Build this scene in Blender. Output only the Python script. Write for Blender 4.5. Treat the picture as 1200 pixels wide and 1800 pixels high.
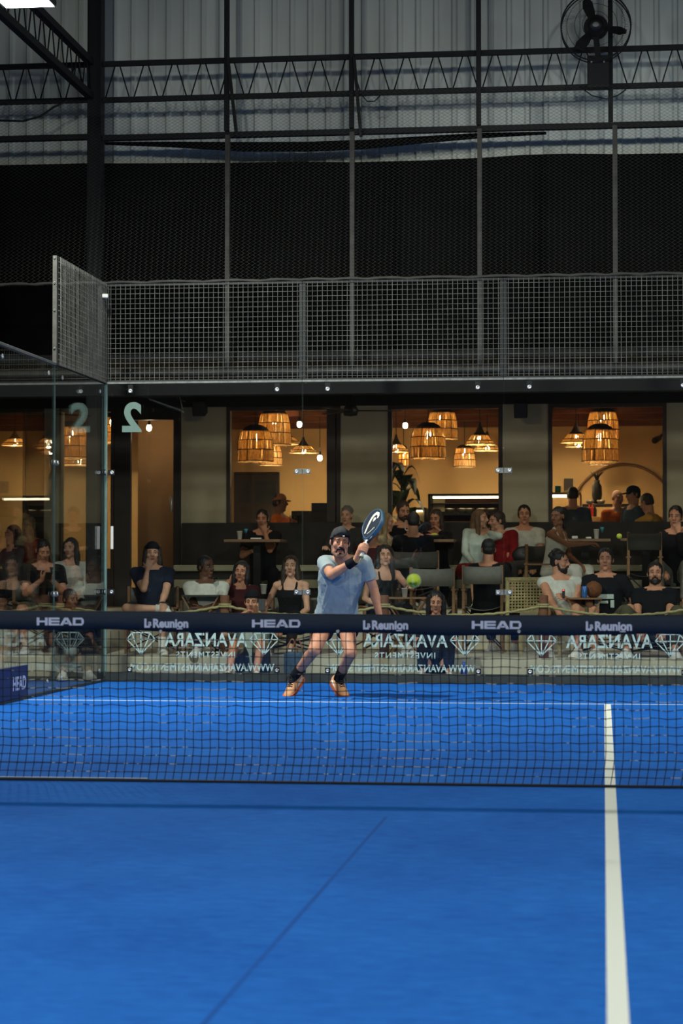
import bpy, bmesh, math, random
import numpy as np
from mathutils import Vector, Matrix, noise as mnoise
random.seed(7)
D = bpy.data
SC = bpy.context.scene
for o in list(D.objects):
    D.objects.remove(o)
COL = SC.collection
V = Vector
PI = math.pi

# ------------------------------------------------------------------ camera
FPX = 3758.4
CAM = V((-0.0332, -11.0635, 1.1131))
YAW, PIT = 0.121637, 0.027415
cF = V((-math.sin(YAW) * math.cos(PIT), math.cos(YAW) * math.cos(PIT), math.sin(PIT)))
cR = V((math.cos(YAW), math.sin(YAW), 0))
cU = cR.cross(cF)
cd = D.cameras.new('camera')
cam = D.objects.new('camera', cd)
COL.objects.link(cam)
cam.matrix_world = Matrix(((cR.x, cU.x, -cF.x, CAM.x), (cR.y, cU.y, -cF.y, CAM.y), (cR.z, cU.z, -cF.z, CAM.z), (0, 0, 0, 1)))
cd.sensor_fit = 'VERTICAL'
cd.sensor_height = 36
cd.sensor_width = 24
cd.lens = FPX / 1800 * 36
cd.clip_end = 200
cd.dof.use_dof = True
cd.dof.focus_distance = 18.6
cd.dof.aperture_fstop = 4.0
SC.camera = cam

SC.view_settings.view_transform = 'Standard'
SC.view_settings.look = 'None'
SC.view_settings.gamma = 1
SC.view_settings.use_curve_mapping = False
SC.view_settings.exposure = 0.0

# ------------------------------------------------------------------ world and floodlights
w = D.worlds.new('world')
SC.world = w
w.use_nodes = True
bg = w.node_tree.nodes['Background']
bg.inputs[0].default_value = (0.66, 0.68, 0.66, 1)
bg.inputs[1].default_value = 0.03


def area(name, loc, target, size, power, color=(1, 1, 1), spread=180):
    l = D.lights.new(name, 'AREA')
    l.shape = 'RECTANGLE'
    l.size, l.size_y = size
    l.energy = power
    l.color = color
    l.spread = math.radians(spread)
    o = D.objects.new(name, l)
    COL.objects.link(o)
    o.location = loc
    d = V(target) - V(loc)
    o.rotation_euler = d.to_track_quat('-Z', 'Y').to_euler()
    return o


FLOOD = [(-4.89, 6.53, 5.94, 545), (4.89, 6.53, 5.94, 375), (-4.89, -6.53, 5.94, 400), (4.89, -6.53, 5.94, 350)]
for i, (x, y, z, p) in enumerate(FLOOD):
    area('floodlight_lamp', (x, y, z - 0.04), (x * 0.35, y * 0.93, 0), (0.42, 0.3), p, (0.95, 1.0, 0.97), 170)
# added fill spots, unseen behind the camera, to brighten the terrace and sheet wall
for x, p in ((-3.5, 2150), (3.5, 2150)):
    l = D.lights.new('hall_fill_spot', 'SPOT')
    l.energy = p
    l.color = (0.97, 1.0, 0.93)
    l.spot_size = math.radians(32)
    l.spot_blend = 1.0
    l.shadow_soft_size = 0.4
    o = D.objects.new('hall_fill_spot', l)
    COL.objects.link(o)
    o.location = (x, -14.0, 6.1)
    o.rotation_euler = (V((-2.4 + x * .3, 17, 2.7)) - o.location).to_track_quat('-Z', 'Y').to_euler()
# added dim warm fill under the terrace soffit, no fixtures there
for x in (-4.4, -1.9, 0.6):
    area('terrace_warm_fill', (x, 14.6, 3.38), (x, 14.9, 0), (0.3, 0.3), 22, (1.0, 0.82, 0.58))


def at(px, py, Y):
    d = cF + cR * ((px - 600) / FPX) + cU * ((900 - py) / FPX)
    t = (Y - CAM.y) / d.y
    return CAM + d * t


def wx(px, Y):
    return at(px, 1003, Y).x


def wz(py, Y, px=640):
    return at(px, py, Y).z


# ------------------------------------------------------------------ materials
def s2l(c):
    c = c / 255.0
    return c / 12.92 if c <= 0.04045 else ((c + 0.055) / 1.055) ** 2.4


def C(r, g, b):
    return (s2l(r), s2l(g), s2l(b), 1)


def link(nt, a, ao, b, bi):
    nt.links.new(a.outputs[ao], b.inputs[bi])


MATS = {}


def mat(name, col, rough=0.6, metal=0.0, var=0.12, scale=12.0, bump=0.0, bscale=60.0, stretch=(1, 1, 1), emit=None, estr=0, sheen=0, spec=None, transl=0):
    if name in MATS:
        return MATS[name]
    m = D.materials.new(name)
    m.use_nodes = True
    nt = m.node_tree
    p = nt.nodes['Principled BSDF']
    p.inputs['Roughness'].default_value = rough
    p.inputs['Metallic'].default_value = metal
    if spec is not None:
        p.inputs['Specular IOR Level'].default_value = spec
    tc = nt.nodes.new('ShaderNodeTexCoord')
    mp = nt.nodes.new('ShaderNodeMapping')
    mp.inputs['Scale'].default_value = stretch
    link(nt, tc, 'Object', mp, 'Vector')
    n = nt.nodes.new('ShaderNodeTexNoise')
    n.inputs['Scale'].default_value = scale
    n.inputs['Detail'].default_value = 4
    link(nt, mp, 'Vector', n, 'Vector')
    r = nt.nodes.new('ShaderNodeValToRGB')
    r.color_ramp.elements[0].position = 0.3
    r.color_ramp.elements[1].position = 0.7
    a = 1 - var
    b = 1 + var
    r.color_ramp.elements[0].color = (col[0] * a, col[1] * a, col[2] * a, 1)
    r.color_ramp.elements[1].color = (min(1, col[0] * b), min(1, col[1] * b), min(1, col[2] * b), 1)
    link(nt, n, 'Fac', r, 'Fac')
    link(nt, r, 'Color', p, 'Base Color')
    if bump > 0:
        n2 = nt.nodes.new('ShaderNodeTexNoise')
        n2.inputs['Scale'].default_value = bscale
        n2.inputs['Detail'].default_value = 3
        link(nt, mp, 'Vector', n2, 'Vector')
        bp = nt.nodes.new('ShaderNodeBump')
        bp.inputs['Strength'].default_value = bump
        bp.inputs['Distance'].default_value = 0.01
        link(nt, n2, 'Fac', bp, 'Height')
        link(nt, bp, 'Normal', p, 'Normal')
    if emit:
        p.inputs['Emission Color'].default_value = emit
        p.inputs['Emission Strength'].default_value = estr
    if transl > 0:
        t = nt.nodes.new('ShaderNodeBsdfTranslucent')
        link(nt, r, 'Color', t, 'Color')
        mx = nt.nodes.new('ShaderNodeMixShader')
        mx.inputs[0].default_value = transl
        nt.links.new(p.outputs[0], mx.inputs[1])
        nt.links.new(t.outputs[0], mx.inputs[2])
        nt.links.new(mx.outputs[0], nt.nodes['Material Output'].inputs[0])
    MATS[name] = m
    return m


def glass_mat(name, tint=(0.93, 0.97, 0.95, 1), ior=1.5, rough=0.0):
    m = D.materials.new(name)
    m.use_nodes = True
    nt = m.node_tree
    nt.nodes.remove(nt.nodes['Principled BSDF'])
    t = nt.nodes.new('ShaderNodeBsdfTransparent')
    t.inputs[0].default_value = tint
    g = nt.nodes.new('ShaderNodeBsdfGlossy')
    g.inputs['Roughness'].default_value = rough
    f = nt.nodes.new('ShaderNodeFresnel')
    f.inputs['IOR'].default_value = ior
    # both sides of the pane reflect as an air-to-glass surface
    geo = nt.nodes.new('ShaderNodeNewGeometry')
    sw = nt.nodes.new('ShaderNodeMath')
    sw.operation = 'MULTIPLY_ADD'
    link(nt, geo, 'Backfacing', sw, 0)
    sw.inputs[1].default_value = 1 / ior - ior
    sw.inputs[2].default_value = ior
    ab = nt.nodes.new('ShaderNodeMath')
    ab.operation = 'MAXIMUM'
    # Fresnel inverts IOR on back faces, so feed 1/ior there to get ior back
    link(nt, sw, 0, ab, 0)
    ab.inputs[1].default_value = 0.01
    link(nt, ab, 0, f, 'IOR')
    mx = nt.nodes.new('ShaderNodeMixShader')
    nt.links.new(f.outputs[0], mx.inputs[0])
    nt.links.new(t.outputs[0], mx.inputs[1])
    nt.links.new(g.outputs[0], mx.inputs[2])
    nt.links.new(mx.outputs[0], nt.nodes['Material Output'].inputs[0])
    MATS[name] = m
    return m


def frost_mat(name, col, alpha):
    m = D.materials.new(name)
    m.use_nodes = True
    nt = m.node_tree
    p = nt.nodes['Principled BSDF']
    p.inputs['Base Color'].default_value = col
    p.inputs['Roughness'].default_value = 0.8
    n = nt.nodes.new('ShaderNodeTexNoise')
    n.inputs['Scale'].default_value = 9
    r = nt.nodes.new('ShaderNodeMapRange')
    r.inputs['To Min'].default_value = alpha - 0.1
    r.inputs['To Max'].default_value = min(1, alpha + 0.1)
    link(nt, n, 'Fac', r, 'Value')
    link(nt, r, 'Result', p, 'Alpha')
    MATS[name] = m
    return m


def M(n):
    return MATS[n]


# ------------------------------------------------------------------ mesh builder
def frame_of(d):
    d = V(d).normalized()
    a = V((0, 0, 1)) if abs(d.z) < 0.9 else V((1, 0, 0))
    x = a.cross(d).normalized()
    y = d.cross(x)
    return x, y, d


class MB:
    def __init__(self):
        self.v = []
        self.f = []
        self.mi = []
        self.cur = 0

    def add(self, vs, fs):
        o = len(self.v)
        self.v += [tuple(x) for x in vs]
        self.f += [tuple(o + i for i in f) for f in fs]
        self.mi += [self.cur] * len(fs)
        return self

    def box(self, c, s, R=None, bev=0):
        hx, hy, hz = s[0] / 2, s[1] / 2, s[2] / 2
        c = V(c)
        if bev > 0:
            b = min(bev, hx * .9, hy * .9, hz * .9)
            bm = bmesh.new()
            bmesh.ops.create_cube(bm, size=1)
            for v in bm.verts:
                v.co = V((v.co.x * s[0], v.co.y * s[1], v.co.z * s[2]))
            bmesh.ops.bevel(bm, geom=bm.edges[:], offset=b, segments=2, affect='EDGES', profile=0.5)
            bm.verts.index_update()
            vs = [v.co.copy() for v in bm.verts]
            fs = [[v.index for v in f.verts] for f in bm.faces]
            bm.free()
        else:
            vs = [V((x * hx, y * hy, z * hz)) for x in (-1, 1) for y in (-1, 1) for z in (-1, 1)]
            fs = [(0, 1, 3, 2), (4, 6, 7, 5), (0, 4, 5, 1), (2, 3, 7, 6), (0, 2, 6, 4), (1, 5, 7, 3)]
        if R is not None:
            vs = [R @ v for v in vs]
        return self.add([v + c for v in vs], fs)

    def box2(self, a, b, bev=0):
        a = V(a)
        b = V(b)
        return self.box((a + b) / 2, (abs(b.x - a.x), abs(b.y - a.y), abs(b.z - a.z)), None, bev)

    def bar(self, a, b, wd, hd, bev=0):
        a = V(a)
        b = V(b)
        x, y, d = frame_of(b - a)
        R = Matrix((x, y, d)).transposed()
        return self.box((a + b) / 2, (wd, hd, (b - a).length), R, bev)

    def rings(self, rings, cap0=True, cap1=True):
        n = len(rings[0])
        vs = [p for r in rings for p in r]
        fs = []
        for i in range(len(rings) - 1):
            for j in range(n):
                k = (j + 1) % n
                fs.append((i * n + j, i * n + k, (i + 1) * n + k, (i + 1) * n + j))
        if cap0:
            fs.append(tuple(range(n - 1, -1, -1)))
        if cap1:
            b = (len(rings) - 1) * n
            fs.append(tuple(b + j for j in range(n)))
        return self.add(vs, fs)

    def tube(self, path, rad, seg=8, caps=True):
        path = [V(p) for p in path]
        n = len(path)
        if not hasattr(rad, '__len__'):
            rad = [rad] * n
        x = None
        rs = []
        for i in range(n):
            d = (path[min(i + 1, n - 1)] - path[max(i - 1, 0)])
            if d.length < 1e-9:
                d = V((0, 0, 1))
            d.normalize()
            if x is None:
                x, y, _ = frame_of(d)
            else:
                x = (x - d * x.dot(d))
                if x.length < 1e-6:
                    x = frame_of(d)[0]
                x.normalize()
                y = d.cross(x)
            rs.append([path[i] + x * (math.cos(2 * PI * j / seg) * rad[i]) + y * (math.sin(2 * PI * j / seg) * rad[i]) for j in range(seg)])
        return self.rings(rs, caps, caps)

    def cone(self, p0, p1, r0, r1, seg=16, flat0=False, flat1=False):
        """tapered capsule (round or flat ends)"""
        p0 = V(p0)
        p1 = V(p1)
        d = p1 - p0
        if d.length < 1e-6:
            return self.ell(p0, (r0, r0, r0))
        x, y, d = frame_of(d)
        pts = []
        if not flat0:
            for k in range(1, 5):
                a = PI / 2 * (1 - k / 5)
                pts.append((p0 - d * r0 * math.sin(a), r0 * math.cos(a)))
        pts.append((p0, r0))
        pts.append((p1, r1))
        if not flat1:
            for k in range(1, 5):
                a = PI / 2 * k / 5
                pts.append((p1 + d * r1 * math.sin(a), r1 * math.cos(a)))
        rs = [[c + x * (math.cos(2 * PI * j / seg) * r) + y * (math.sin(2 * PI * j / seg) * r) for j in range(seg)] for c, r in pts]
        return self.rings(rs)

    def ell(self, c, r, R=None, seg=20, ring=12):
        c = V(c)
        vs = [V((0, 0, -r[2]))]
        for i in range(1, ring):
            t = -PI / 2 + PI * i / ring
            for j in range(seg):
                a = 2 * PI * j / seg
                vs.append(V((r[0] * math.cos(t) * math.cos(a), r[1] * math.cos(t) * math.sin(a), r[2] * math.sin(t))))
        vs.append(V((0, 0, r[2])))
        fs = []
        for j in range(seg):
            fs.append((0, 1 + (j + 1) % seg, 1 + j))
        for i in range(ring - 2):
            for j in range(seg):
                a = 1 + i * seg + j
                b = 1 + i * seg + (j + 1) % seg
                fs.append((a, b, b + seg, a + seg))
        t = len(vs) - 1
        b0 = 1 + (ring - 2) * seg
        for j in range(seg):
            fs.append((b0 + j, b0 + (j + 1) % seg, t))
        if R is not None:
            vs = [R @ v for v in vs]
        return self.add([v + c for v in vs], fs)

    def lathe(self, prof, c=(0, 0, 0), seg=24, caps=True):
        c = V(c)
        rs = [[c + V((r * math.cos(2 * PI * j / seg), r * math.sin(2 * PI * j / seg), z)) for j in range(seg)] for r, z in prof]
        return self.rings(rs, caps, caps)

    def prism(self, poly, o, ux, uy, depth):
        """polygon (2D list) in the plane o + ux*x + uy*y, extruded along the normal"""
        o = V(o)
        ux = V(ux)
        uy = V(uy)
        nn = ux.cross(uy).normalized() * depth
        n = len(poly)
        a = [o + ux * p[0] + uy * p[1] for p in poly]
        b = [p + nn for p in a]
        fs = [tuple(range(n - 1, -1, -1)), tuple(range(n, 2 * n))]
        for i in range(n):
            k = (i + 1) % n
            fs.append((i, k, n + k, n + i))
        return self.add(a + b, fs)

    def mesh(self, name):
        me = D.meshes.new(name)
        me.from_pydata(self.v, [], self.f)
        me.polygons.foreach_set('material_index', self.mi)
        me.update()
        return me

    def build(self, name, m, parent=None, smooth=False, local=None):
        """m: material or list; local: matrix that takes the built coordinates into the parent's frame"""
        me = self.mesh(name)
        return link_mesh(name, me, m, parent, smooth, local)


def link_mesh(name, me, m, parent=None, smooth=False, local=None):
    if local is not None:
        me.transform(local)
    for x in (m if isinstance(m, (list, tuple)) else [m]):
        me.materials.append(MATS[x] if isinstance(x, str) else x)
    if smooth:
        me.polygons.foreach_set('use_smooth', [True] * len(me.polygons))
    bm = bmesh.new()
    bm.from_mesh(me)
    bmesh.ops.recalc_face_normals(bm, faces=bm.faces[:])
    bm.to_mesh(me)
    bm.free()
    if smooth == 'auto':
        try:
            me.set_sharp_from_angle(angle=math.radians(40))
        except Exception:
            pass
    o = D.objects.new(name, me)
    COL.objects.link(o)
    if parent is not None:
        o.parent = parent
    return o


def tag(o, label, cat, group=None, kind=None):
    o['label'] = label
    o['category'] = cat
    if group:
        o['group'] = group
    if kind:
        o['kind'] = kind
    return o


def thing(name, label, cat, loc=(0, 0, 0), rz=0, group=None):
    o = D.objects.new(name, None)
    o.empty_display_size = 0.1
    COL.objects.link(o)
    o.location = loc
    o.rotation_euler = (0, 0, rz)
    return tag(o, label, cat, group)


def struct(o, label=None):
    o['kind'] = 'structure'
    if label:
        o['label'] = label
    return o


def copy_tree(o, parent=None):
    c = o.copy()
    COL.objects.link(c)
    if parent is not None:
        c.parent = parent
    for ch in list(o.children):
        copy_tree(ch, c)
    return c


def text_geo(s, size, bold=0.0, spacing=1.0, align='CENTER'):
    cu = D.curves.new('lettering', 'FONT')
    cu.body = s
    cu.size = size
    cu.offset = bold
    cu.space_character = spacing
    cu.align_x = align
    cu.extrude = 0.0006
    cu.resolution_u = 4
    o = D.objects.new('lettering', cu)
    COL.objects.link(o)
    dg = bpy.context.evaluated_depsgraph_get()
    me = D.meshes.new_from_object(o.evaluated_get(dg))
    D.objects.remove(o)
    D.curves.remove(cu)
    vs = [v.co.copy() for v in me.vertices]
    fs = [tuple(p.vertices) for p in me.polygons]
    D.meshes.remove(me)
    return vs, fs


def text_at(mb, s, size, o, ux, uy, bold=0.0, spacing=1.0, align='CENTER', width=None, lift=0.001):
    vs, fs = text_geo(s, size, bold, spacing, align)
    o = V(o)
    ux = V(ux)
    uy = V(uy)
    nn = ux.cross(uy).normalized()
    k = 1
    if width:
        xs = [v.x for v in vs]
        k = width / (max(xs) - min(xs))
    mb.add([o + ux * (v.x * k) + uy * v.y + nn * (v.z + lift) for v in vs], fs)


def remeshed(mb, voxel, smooth=4, fac=0.5):
    me = mb.mesh('tmp')
    o = D.objects.new('tmp', me)
    COL.objects.link(o)
    md = o.modifiers.new('r', 'REMESH')
    md.mode = 'VOXEL'
    md.voxel_size = voxel
    if smooth:
        sm = o.modifiers.new('s', 'SMOOTH')
        sm.iterations = smooth
        sm.factor = fac
    dg = bpy.context.evaluated_depsgraph_get()
    out = D.meshes.new_from_object(o.evaluated_get(dg))
    D.objects.remove(o)
    D.meshes.remove(me)
    return out

# ------------------------------------------------------------------ material library
glass_mat('court_glass', (0.955, 0.975, 0.965, 1))
glass_mat('window_glass', (0.96, 0.965, 0.95, 1))
glass_mat('drink_glass', (0.9, 0.93, 0.93, 1))
mat('glass_edge', C(120, 150, 138), 0.25, 0, 0.1)
frost_mat('decal', C(232, 250, 240), 0.9)
frost_mat('decal_number', C(150, 172, 162), 0.75)
mat('galvanised', C(120, 122, 116), 0.5, 0.5, 0.25, 20, 0.1)
mat('wire_grey', C(134, 134, 123), 0.5, 0.35, 0.3, 6)
mat('net_wire', C(54, 53, 47), 0.7, 0, 0.25, 3)
mat('black_steel', C(10, 11, 10), 0.75, 0, 0.3, 6, 0.1)
mat('dark_steel', C(36, 38, 36), 0.55, 0.2, 0.3, 8, 0.1)
mat('pole_grey', C(74, 72, 65), 0.6, 0.2, 0.3, 9, 0.15)
mat('bolt_steel', C(215, 215, 208), 0.3, 0.6, 0.1)
mat('black_rubber', C(20, 21, 21), 0.7, 0, 0.2)
mat('shade_cloth', C(11, 11, 10), 0.95, 0, 0.35, 1.2, 0.3, 20, spec=0.1)
mat('kerb', C(52, 58, 54), 0.8, 0, 0.3, 5, 0.2)
mat('plaster', C(186, 176, 146), 0.9, 0, 0.10, 1.5, 0.1)
mat('beige_step', C(204, 197, 168), 0.9, 0, 0.12, 3, 0.1)
mat('beige_seat', C(150, 145, 118), 0.85, 0, 0.12, 3)
mat('dark_floor', C(58, 55, 48), 0.9, 0, 0.2, 3, 0.1)
mat('ground', C(60, 60, 56), 0.95, 0, 0.25, 2, 0.2)
mat('charcoal', C(46, 43, 38), 0.85, 0, 0.2, 4, 0.1)
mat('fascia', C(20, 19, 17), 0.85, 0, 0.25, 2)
mat('frame_brown', C(48, 33, 22), 0.6, 0, 0.2, 8, stretch=(4, 4, 1))
mat('warm_wall', C(222, 182, 122), 0.9, 0, 0.06, 1.2)
mat('warm_ceiling', C(110, 66, 36), 0.8, 0, 0.25, 3, stretch=(1, 8, 8))
mat('door_dark', C(46, 35, 27), 0.6, 0, 0.2, 6)
mat('wood', C(128, 92, 56), 0.6, 0, 0.25, 10, stretch=(1, 8, 8))
mat('table_wood', C(120, 92, 62), 0.6, 0, 0.2, 8, stretch=(1, 8, 8))
mat('log', C(116, 74, 48), 0.8, 0, 0.25, 12, 0.3)
mat('rope', C(172, 160, 112), 0.9, 0, 0.2, 40, 0.4, 120)
mat('canvas', C(108, 106, 96), 0.9, 0, 0.1, 20, 0.2, 200)
mat('canvas_dark', C(60, 58, 52), 0.9, 0, 0.1, 20, 0.2, 200)
mat('cane', C(176, 160, 110), 0.7, 0, 0.2, 30)
mat('rattan', C(206, 172, 116), 0.8, 0, 0.5, 40, stretch=(3, 3, .4), transl=0.55)
mat('rattan_rim', C(60, 38, 20), 0.8, 0, 0.2)
mat('lamp_cap', C(44, 34, 26), 0.8, 0, 0.3, 30)
mat('bulb', C(255, 230, 190), 0.4, 0, 0, emit=(1.0, 0.80, 0.52, 1), estr=55)
mat('led', C(255, 240, 210), 0.4, 0, 0, emit=(1.0, 0.80, 0.52, 1), estr=7)
mat('led_soft', C(255, 230, 190), 0.4, 0, 0, emit=(1.0, 0.72, 0.38, 1), estr=1.2)
mat('flood_led', C(255, 255, 255), 0.4, 0, 0, emit=(0.92, 1.0, 0.97, 1), estr=14)
mat('white_plastic', C(220, 218, 208), 0.5, 0, 0.03)
mat('paper_cup', C(226, 222, 208), 0.7, 0, 0.03)
mat('pink_tumbler', C(206, 178, 170), 0.4, 0, 0.03)
mat('cyan_drink', C(60, 150, 170), 0.2, 0, 0.1)
mat('blue_can', C(58, 110, 170), 0.35, 0.3, 0.4, 60)
mat('coconut', C(112, 66, 34), 0.9, 0, 0.25, 30, 0.3)
mat('black_plastic', C(18, 18, 18), 0.5, 0, 0.15)
mat('red_plastic', C(190, 40, 30), 0.5, 0, 0.1)
mat('steel_bowl', C(190, 180, 160), 0.3, 0.8, 0.1)
mat('leaf', C(52, 74, 34), 0.5, 0, 0.35, 12)
mat('pot', C(90, 70, 52), 0.8, 0, 0.2)
mat('net_tape', C(14, 31, 48), 0.75, 0, 0.18, 5, 0.2, 40)
mat('tape_letter', C(200, 204, 222), 0.7, 0, 0.03)
mat('tape_edge', C(196, 198, 196), 0.7, 0, 0.2, 6)
mat('bag_fabric', C(58, 78, 92), 0.8, 0, 0.35, 25)
mat('tan_leather', C(168, 104, 56), 0.6, 0, 0.15)
mat('blue_bottle', C(40, 84, 190), 0.3, 0, 0.1)
mat('lime_felt', C(206, 226, 70), 0.95, 0, 0.10, 60, 0.5, 200)
mat('ball_print', C(70, 110, 20), 0.9, 0, 0.1)
mat('ball_seam', C(232, 238, 200), 0.9, 0, 0.05)
mat('yellow_fruit', C(200, 190, 60), 0.8, 0, 0.2)
mat('food_pink', C(196, 110, 90), 0.8, 0, 0.3, 30)
mat('green_sign', C(40, 120, 100), 0.6, 0, 0.1)
mat('banner_blue', C(24, 44, 92), 0.7, 0, 0.1)
mat('fridge_inside', C(226, 200, 150), 0.8, 0, 0.2, 8)

# net cord: dark twine, light caught on worn spots painted as pale flecks
mat('net_black', C(15, 17, 24), 0.85, 0, 0.2)
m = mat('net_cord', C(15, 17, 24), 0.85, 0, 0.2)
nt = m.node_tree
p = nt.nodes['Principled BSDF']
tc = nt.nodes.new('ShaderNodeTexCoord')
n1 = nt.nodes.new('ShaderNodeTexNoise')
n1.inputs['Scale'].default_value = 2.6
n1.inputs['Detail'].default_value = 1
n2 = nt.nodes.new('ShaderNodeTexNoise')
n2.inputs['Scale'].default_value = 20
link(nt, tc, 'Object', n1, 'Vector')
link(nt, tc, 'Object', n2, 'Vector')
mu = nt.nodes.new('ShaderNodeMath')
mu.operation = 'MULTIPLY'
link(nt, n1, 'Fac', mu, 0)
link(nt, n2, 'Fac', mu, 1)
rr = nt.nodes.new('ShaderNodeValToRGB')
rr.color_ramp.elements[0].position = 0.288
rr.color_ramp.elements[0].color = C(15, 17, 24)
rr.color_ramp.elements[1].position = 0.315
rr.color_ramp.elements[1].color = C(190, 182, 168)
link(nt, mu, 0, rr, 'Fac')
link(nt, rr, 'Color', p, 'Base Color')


# blue turf with its painted lines (lines are paint on the turf itself)
def turf_material():
    m = D.materials.new('blue_turf')
    m.use_nodes = True
    nt = m.node_tree
    p = nt.nodes['Principled BSDF']
    p.inputs['Roughness'].default_value = 0.9
    p.inputs['Specular IOR Level'].default_value = 0.06
    tc = nt.nodes.new('ShaderNodeTexCoord')
    sep = nt.nodes.new('ShaderNodeSeparateXYZ')
    link(nt, tc, 'Object', sep, 'Vector')

    def math_(op, a, b=None):
        n = nt.nodes.new('ShaderNodeMath')
        n.operation = op
        for i, x in enumerate((a, b)):
            if x is None:
                continue
            if isinstance(x, (int, float)):
                n.inputs[i].default_value = x
            else:
                nt.links.new(x, n.inputs[i])
        return n.outputs[0]
    X = sep.outputs[0]
    Y = sep.outputs[1]
    big = nt.nodes.new('ShaderNodeTexNoise')
    big.inputs['Scale'].default_value = 0.9
    big.inputs['Detail'].default_value = 5
    link(nt, tc, 'Object', big, 'Vector')
    mp = nt.nodes.new('ShaderNodeMapping')
    mp.inputs['Scale'].default_value = (9, 26, 1)
    link(nt, tc, 'Object', mp, 'Vector')
    fine = nt.nodes.new('ShaderNodeTexNoise')
    fine.inputs['Scale'].default_value = 1.0
    fine.inputs['Detail'].default_value = 6
    fine.inputs['Roughness'].default_value = 0.7
    link(nt, mp, 'Vector', fine, 'Vector')
    speck = nt.nodes.new('ShaderNodeTexNoise')
    speck.inputs['Scale'].default_value = 170
    speck.inputs['Detail'].default_value = 2
    link(nt, tc, 'Object', speck, 'Vector')
    s = math_('ADD', math_('MULTIPLY', big.outputs['Fac'], 0.4), math_('MULTIPLY', fine.outputs['Fac'], 0.6))
    r = nt.nodes.new('ShaderNodeValToRGB')
    r.color_ramp.elements[0].position = 0.38
    r.color_ramp.elements[0].color = (0.0065, 0.084, 0.37, 1)
    r.color_ramp.elements[1].position = 0.62
    r.color_ramp.elements[1].color = (0.016, 0.148, 0.52, 1)
    nt.links.new(s, r.inputs[0])
    # grains of infill sand
    sp = nt.nodes.new('ShaderNodeValToRGB')
    sp.color_ramp.elements[0].position = 0.62
    sp.color_ramp.elements[1].position = 0.74
    sp.color_ramp.elements[1].color = (0.4, 0.4, 0.4, 1)
    nt.links.new(speck.outputs['Fac'], sp.inputs[0])
    mx0 = nt.nodes.new('ShaderNodeMixRGB')
    mx0.inputs[2].default_value = (0.09, 0.25, 0.64, 1)
    nt.links.new(sp.outputs[0], mx0.inputs[0])
    nt.links.new(r.outputs[0], mx0.inputs[1])
    # lines: service line and centre line, edges a little ragged
    jit = math_('MULTIPLY', math_('SUBTRACT', speck.outputs['Fac'], 0.5), 0.006)
    sv = math_('LESS_THAN', math_('ABSOLUTE', math_('SUBTRACT', math_('ABSOLUTE', Y), 6.95)), 0.025)
    cx = math_('MULTIPLY', math_('LESS_THAN', math_('ADD', math_('ABSOLUTE', X), jit), 0.0275), math_('LESS_THAN', math_('ABSOLUTE', Y), 6.975))
    ln = math_('MAXIMUM', sv, cx)
    mx = nt.nodes.new('ShaderNodeMixRGB')
    mx.inputs[2].default_value = C(226, 228, 214)
    nt.links.new(ln, mx.inputs[0])
    nt.links.new(mx0.outputs[0], mx.inputs[1])
    # lengthwise joint between two turf strips
    dist = math_('ABSOLUTE', math_('ADD', math_('ADD', X, 1.01), math_('MULTIPLY', math_('SUBTRACT', fine.outputs['Fac'], 0.5), 0.02)))
    seam = math_('MULTIPLY', math_('MULTIPLY', math_('LESS_THAN', dist, 0.008), math_('LESS_THAN', Y, -1.4)), math_('MULTIPLY', big.outputs['Fac'], 1.1))
    mx2 = nt.nodes.new('ShaderNodeMixRGB')
    mx2.inputs[2].default_value = (0.01, 0.05, 0.22, 1)
    nt.links.new(seam, mx2.inputs[0])
    nt.links.new(mx.outputs[0], mx2.inputs[1])
    nt.links.new(mx2.outputs[0], p.inputs['Base Color'])
    bp = nt.nodes.new('ShaderNodeBump')
    bp.inputs['Strength'].default_value = 0.5
    bp.inputs['Distance'].default_value = 0.006
    nt.links.new(speck.outputs['Fac'], bp.inputs['Height'])
    nt.links.new(bp.outputs[0], p.inputs['Normal'])
    MATS['blue_turf'] = m


turf_material()

# corrugated sheet: pale weathered metal
mat('sheet_metal', C(205, 210, 201), 0.6, 0.1, 0.22, 0.8, 0.05, stretch=(1, 1, .35))

# ------------------------------------------------------------------ structure: ground, court floor, steps
mb = MB()
mb.box2((-5.0, -12.5, -0.08), (5.0, 10.0, 0.0))
struct(mb.build('floor', 'blue_turf'), 'blue artificial turf court floor with white lines')
mb = MB()
mb.box2((-16, -13, -0.30), (12, 30, -0.085))
mb.box2((-16, -13, -0.085), (-5.02, 30, -0.02))
mb.box2((5.02, -13, -0.085), (12, 30, -0.02))
mb.box2((-5.02, 10.02, -0.085), (5.02, 30, -0.02))
struct(mb.build('floor', 'ground'), 'dark concrete ground around the court')
BZ = 0.20   # front terrace level
CZ = 0.64   # upper terrace level
mb = MB()
mb.box2((-9, 11.25, -0.02), (8, 13.9, BZ), 0.01)
mb.box2((-9, 13.9, -0.02), (8, 16.4, CZ), 0.01)
struct(mb.build('floor', 'beige_step'), 'pale plastered terrace steps behind the glass')
mb = MB()
mb.box2((-14, 16.35, -0.02), (8, 24, CZ + 0.005))
struct(mb.build('floor', 'dark_floor'), 'bar floor')
mb = MB()
mb.box2((-5.0, 9.985, 0.0), (5.0, 10.03, 0.095), 0.006)
struct(mb.build('baseboard_back', 'kerb'), 'dark kerb under the back glass')
mb = MB()
mb.box2((-5.03, 4.0, 0.0), (-4.994, 9.985, 0.03), 0.004)
struct(mb.build('baseboard_left', 'kerb'), 'dark kerb under the side glass')

# facade of the bar: pillars, lintel
FY = 16.5
ZW0 = wz(918, FY)
ZW1 = wz(713, FY)
xw = lambda px: wx(px, FY)
mb = MB()


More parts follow.
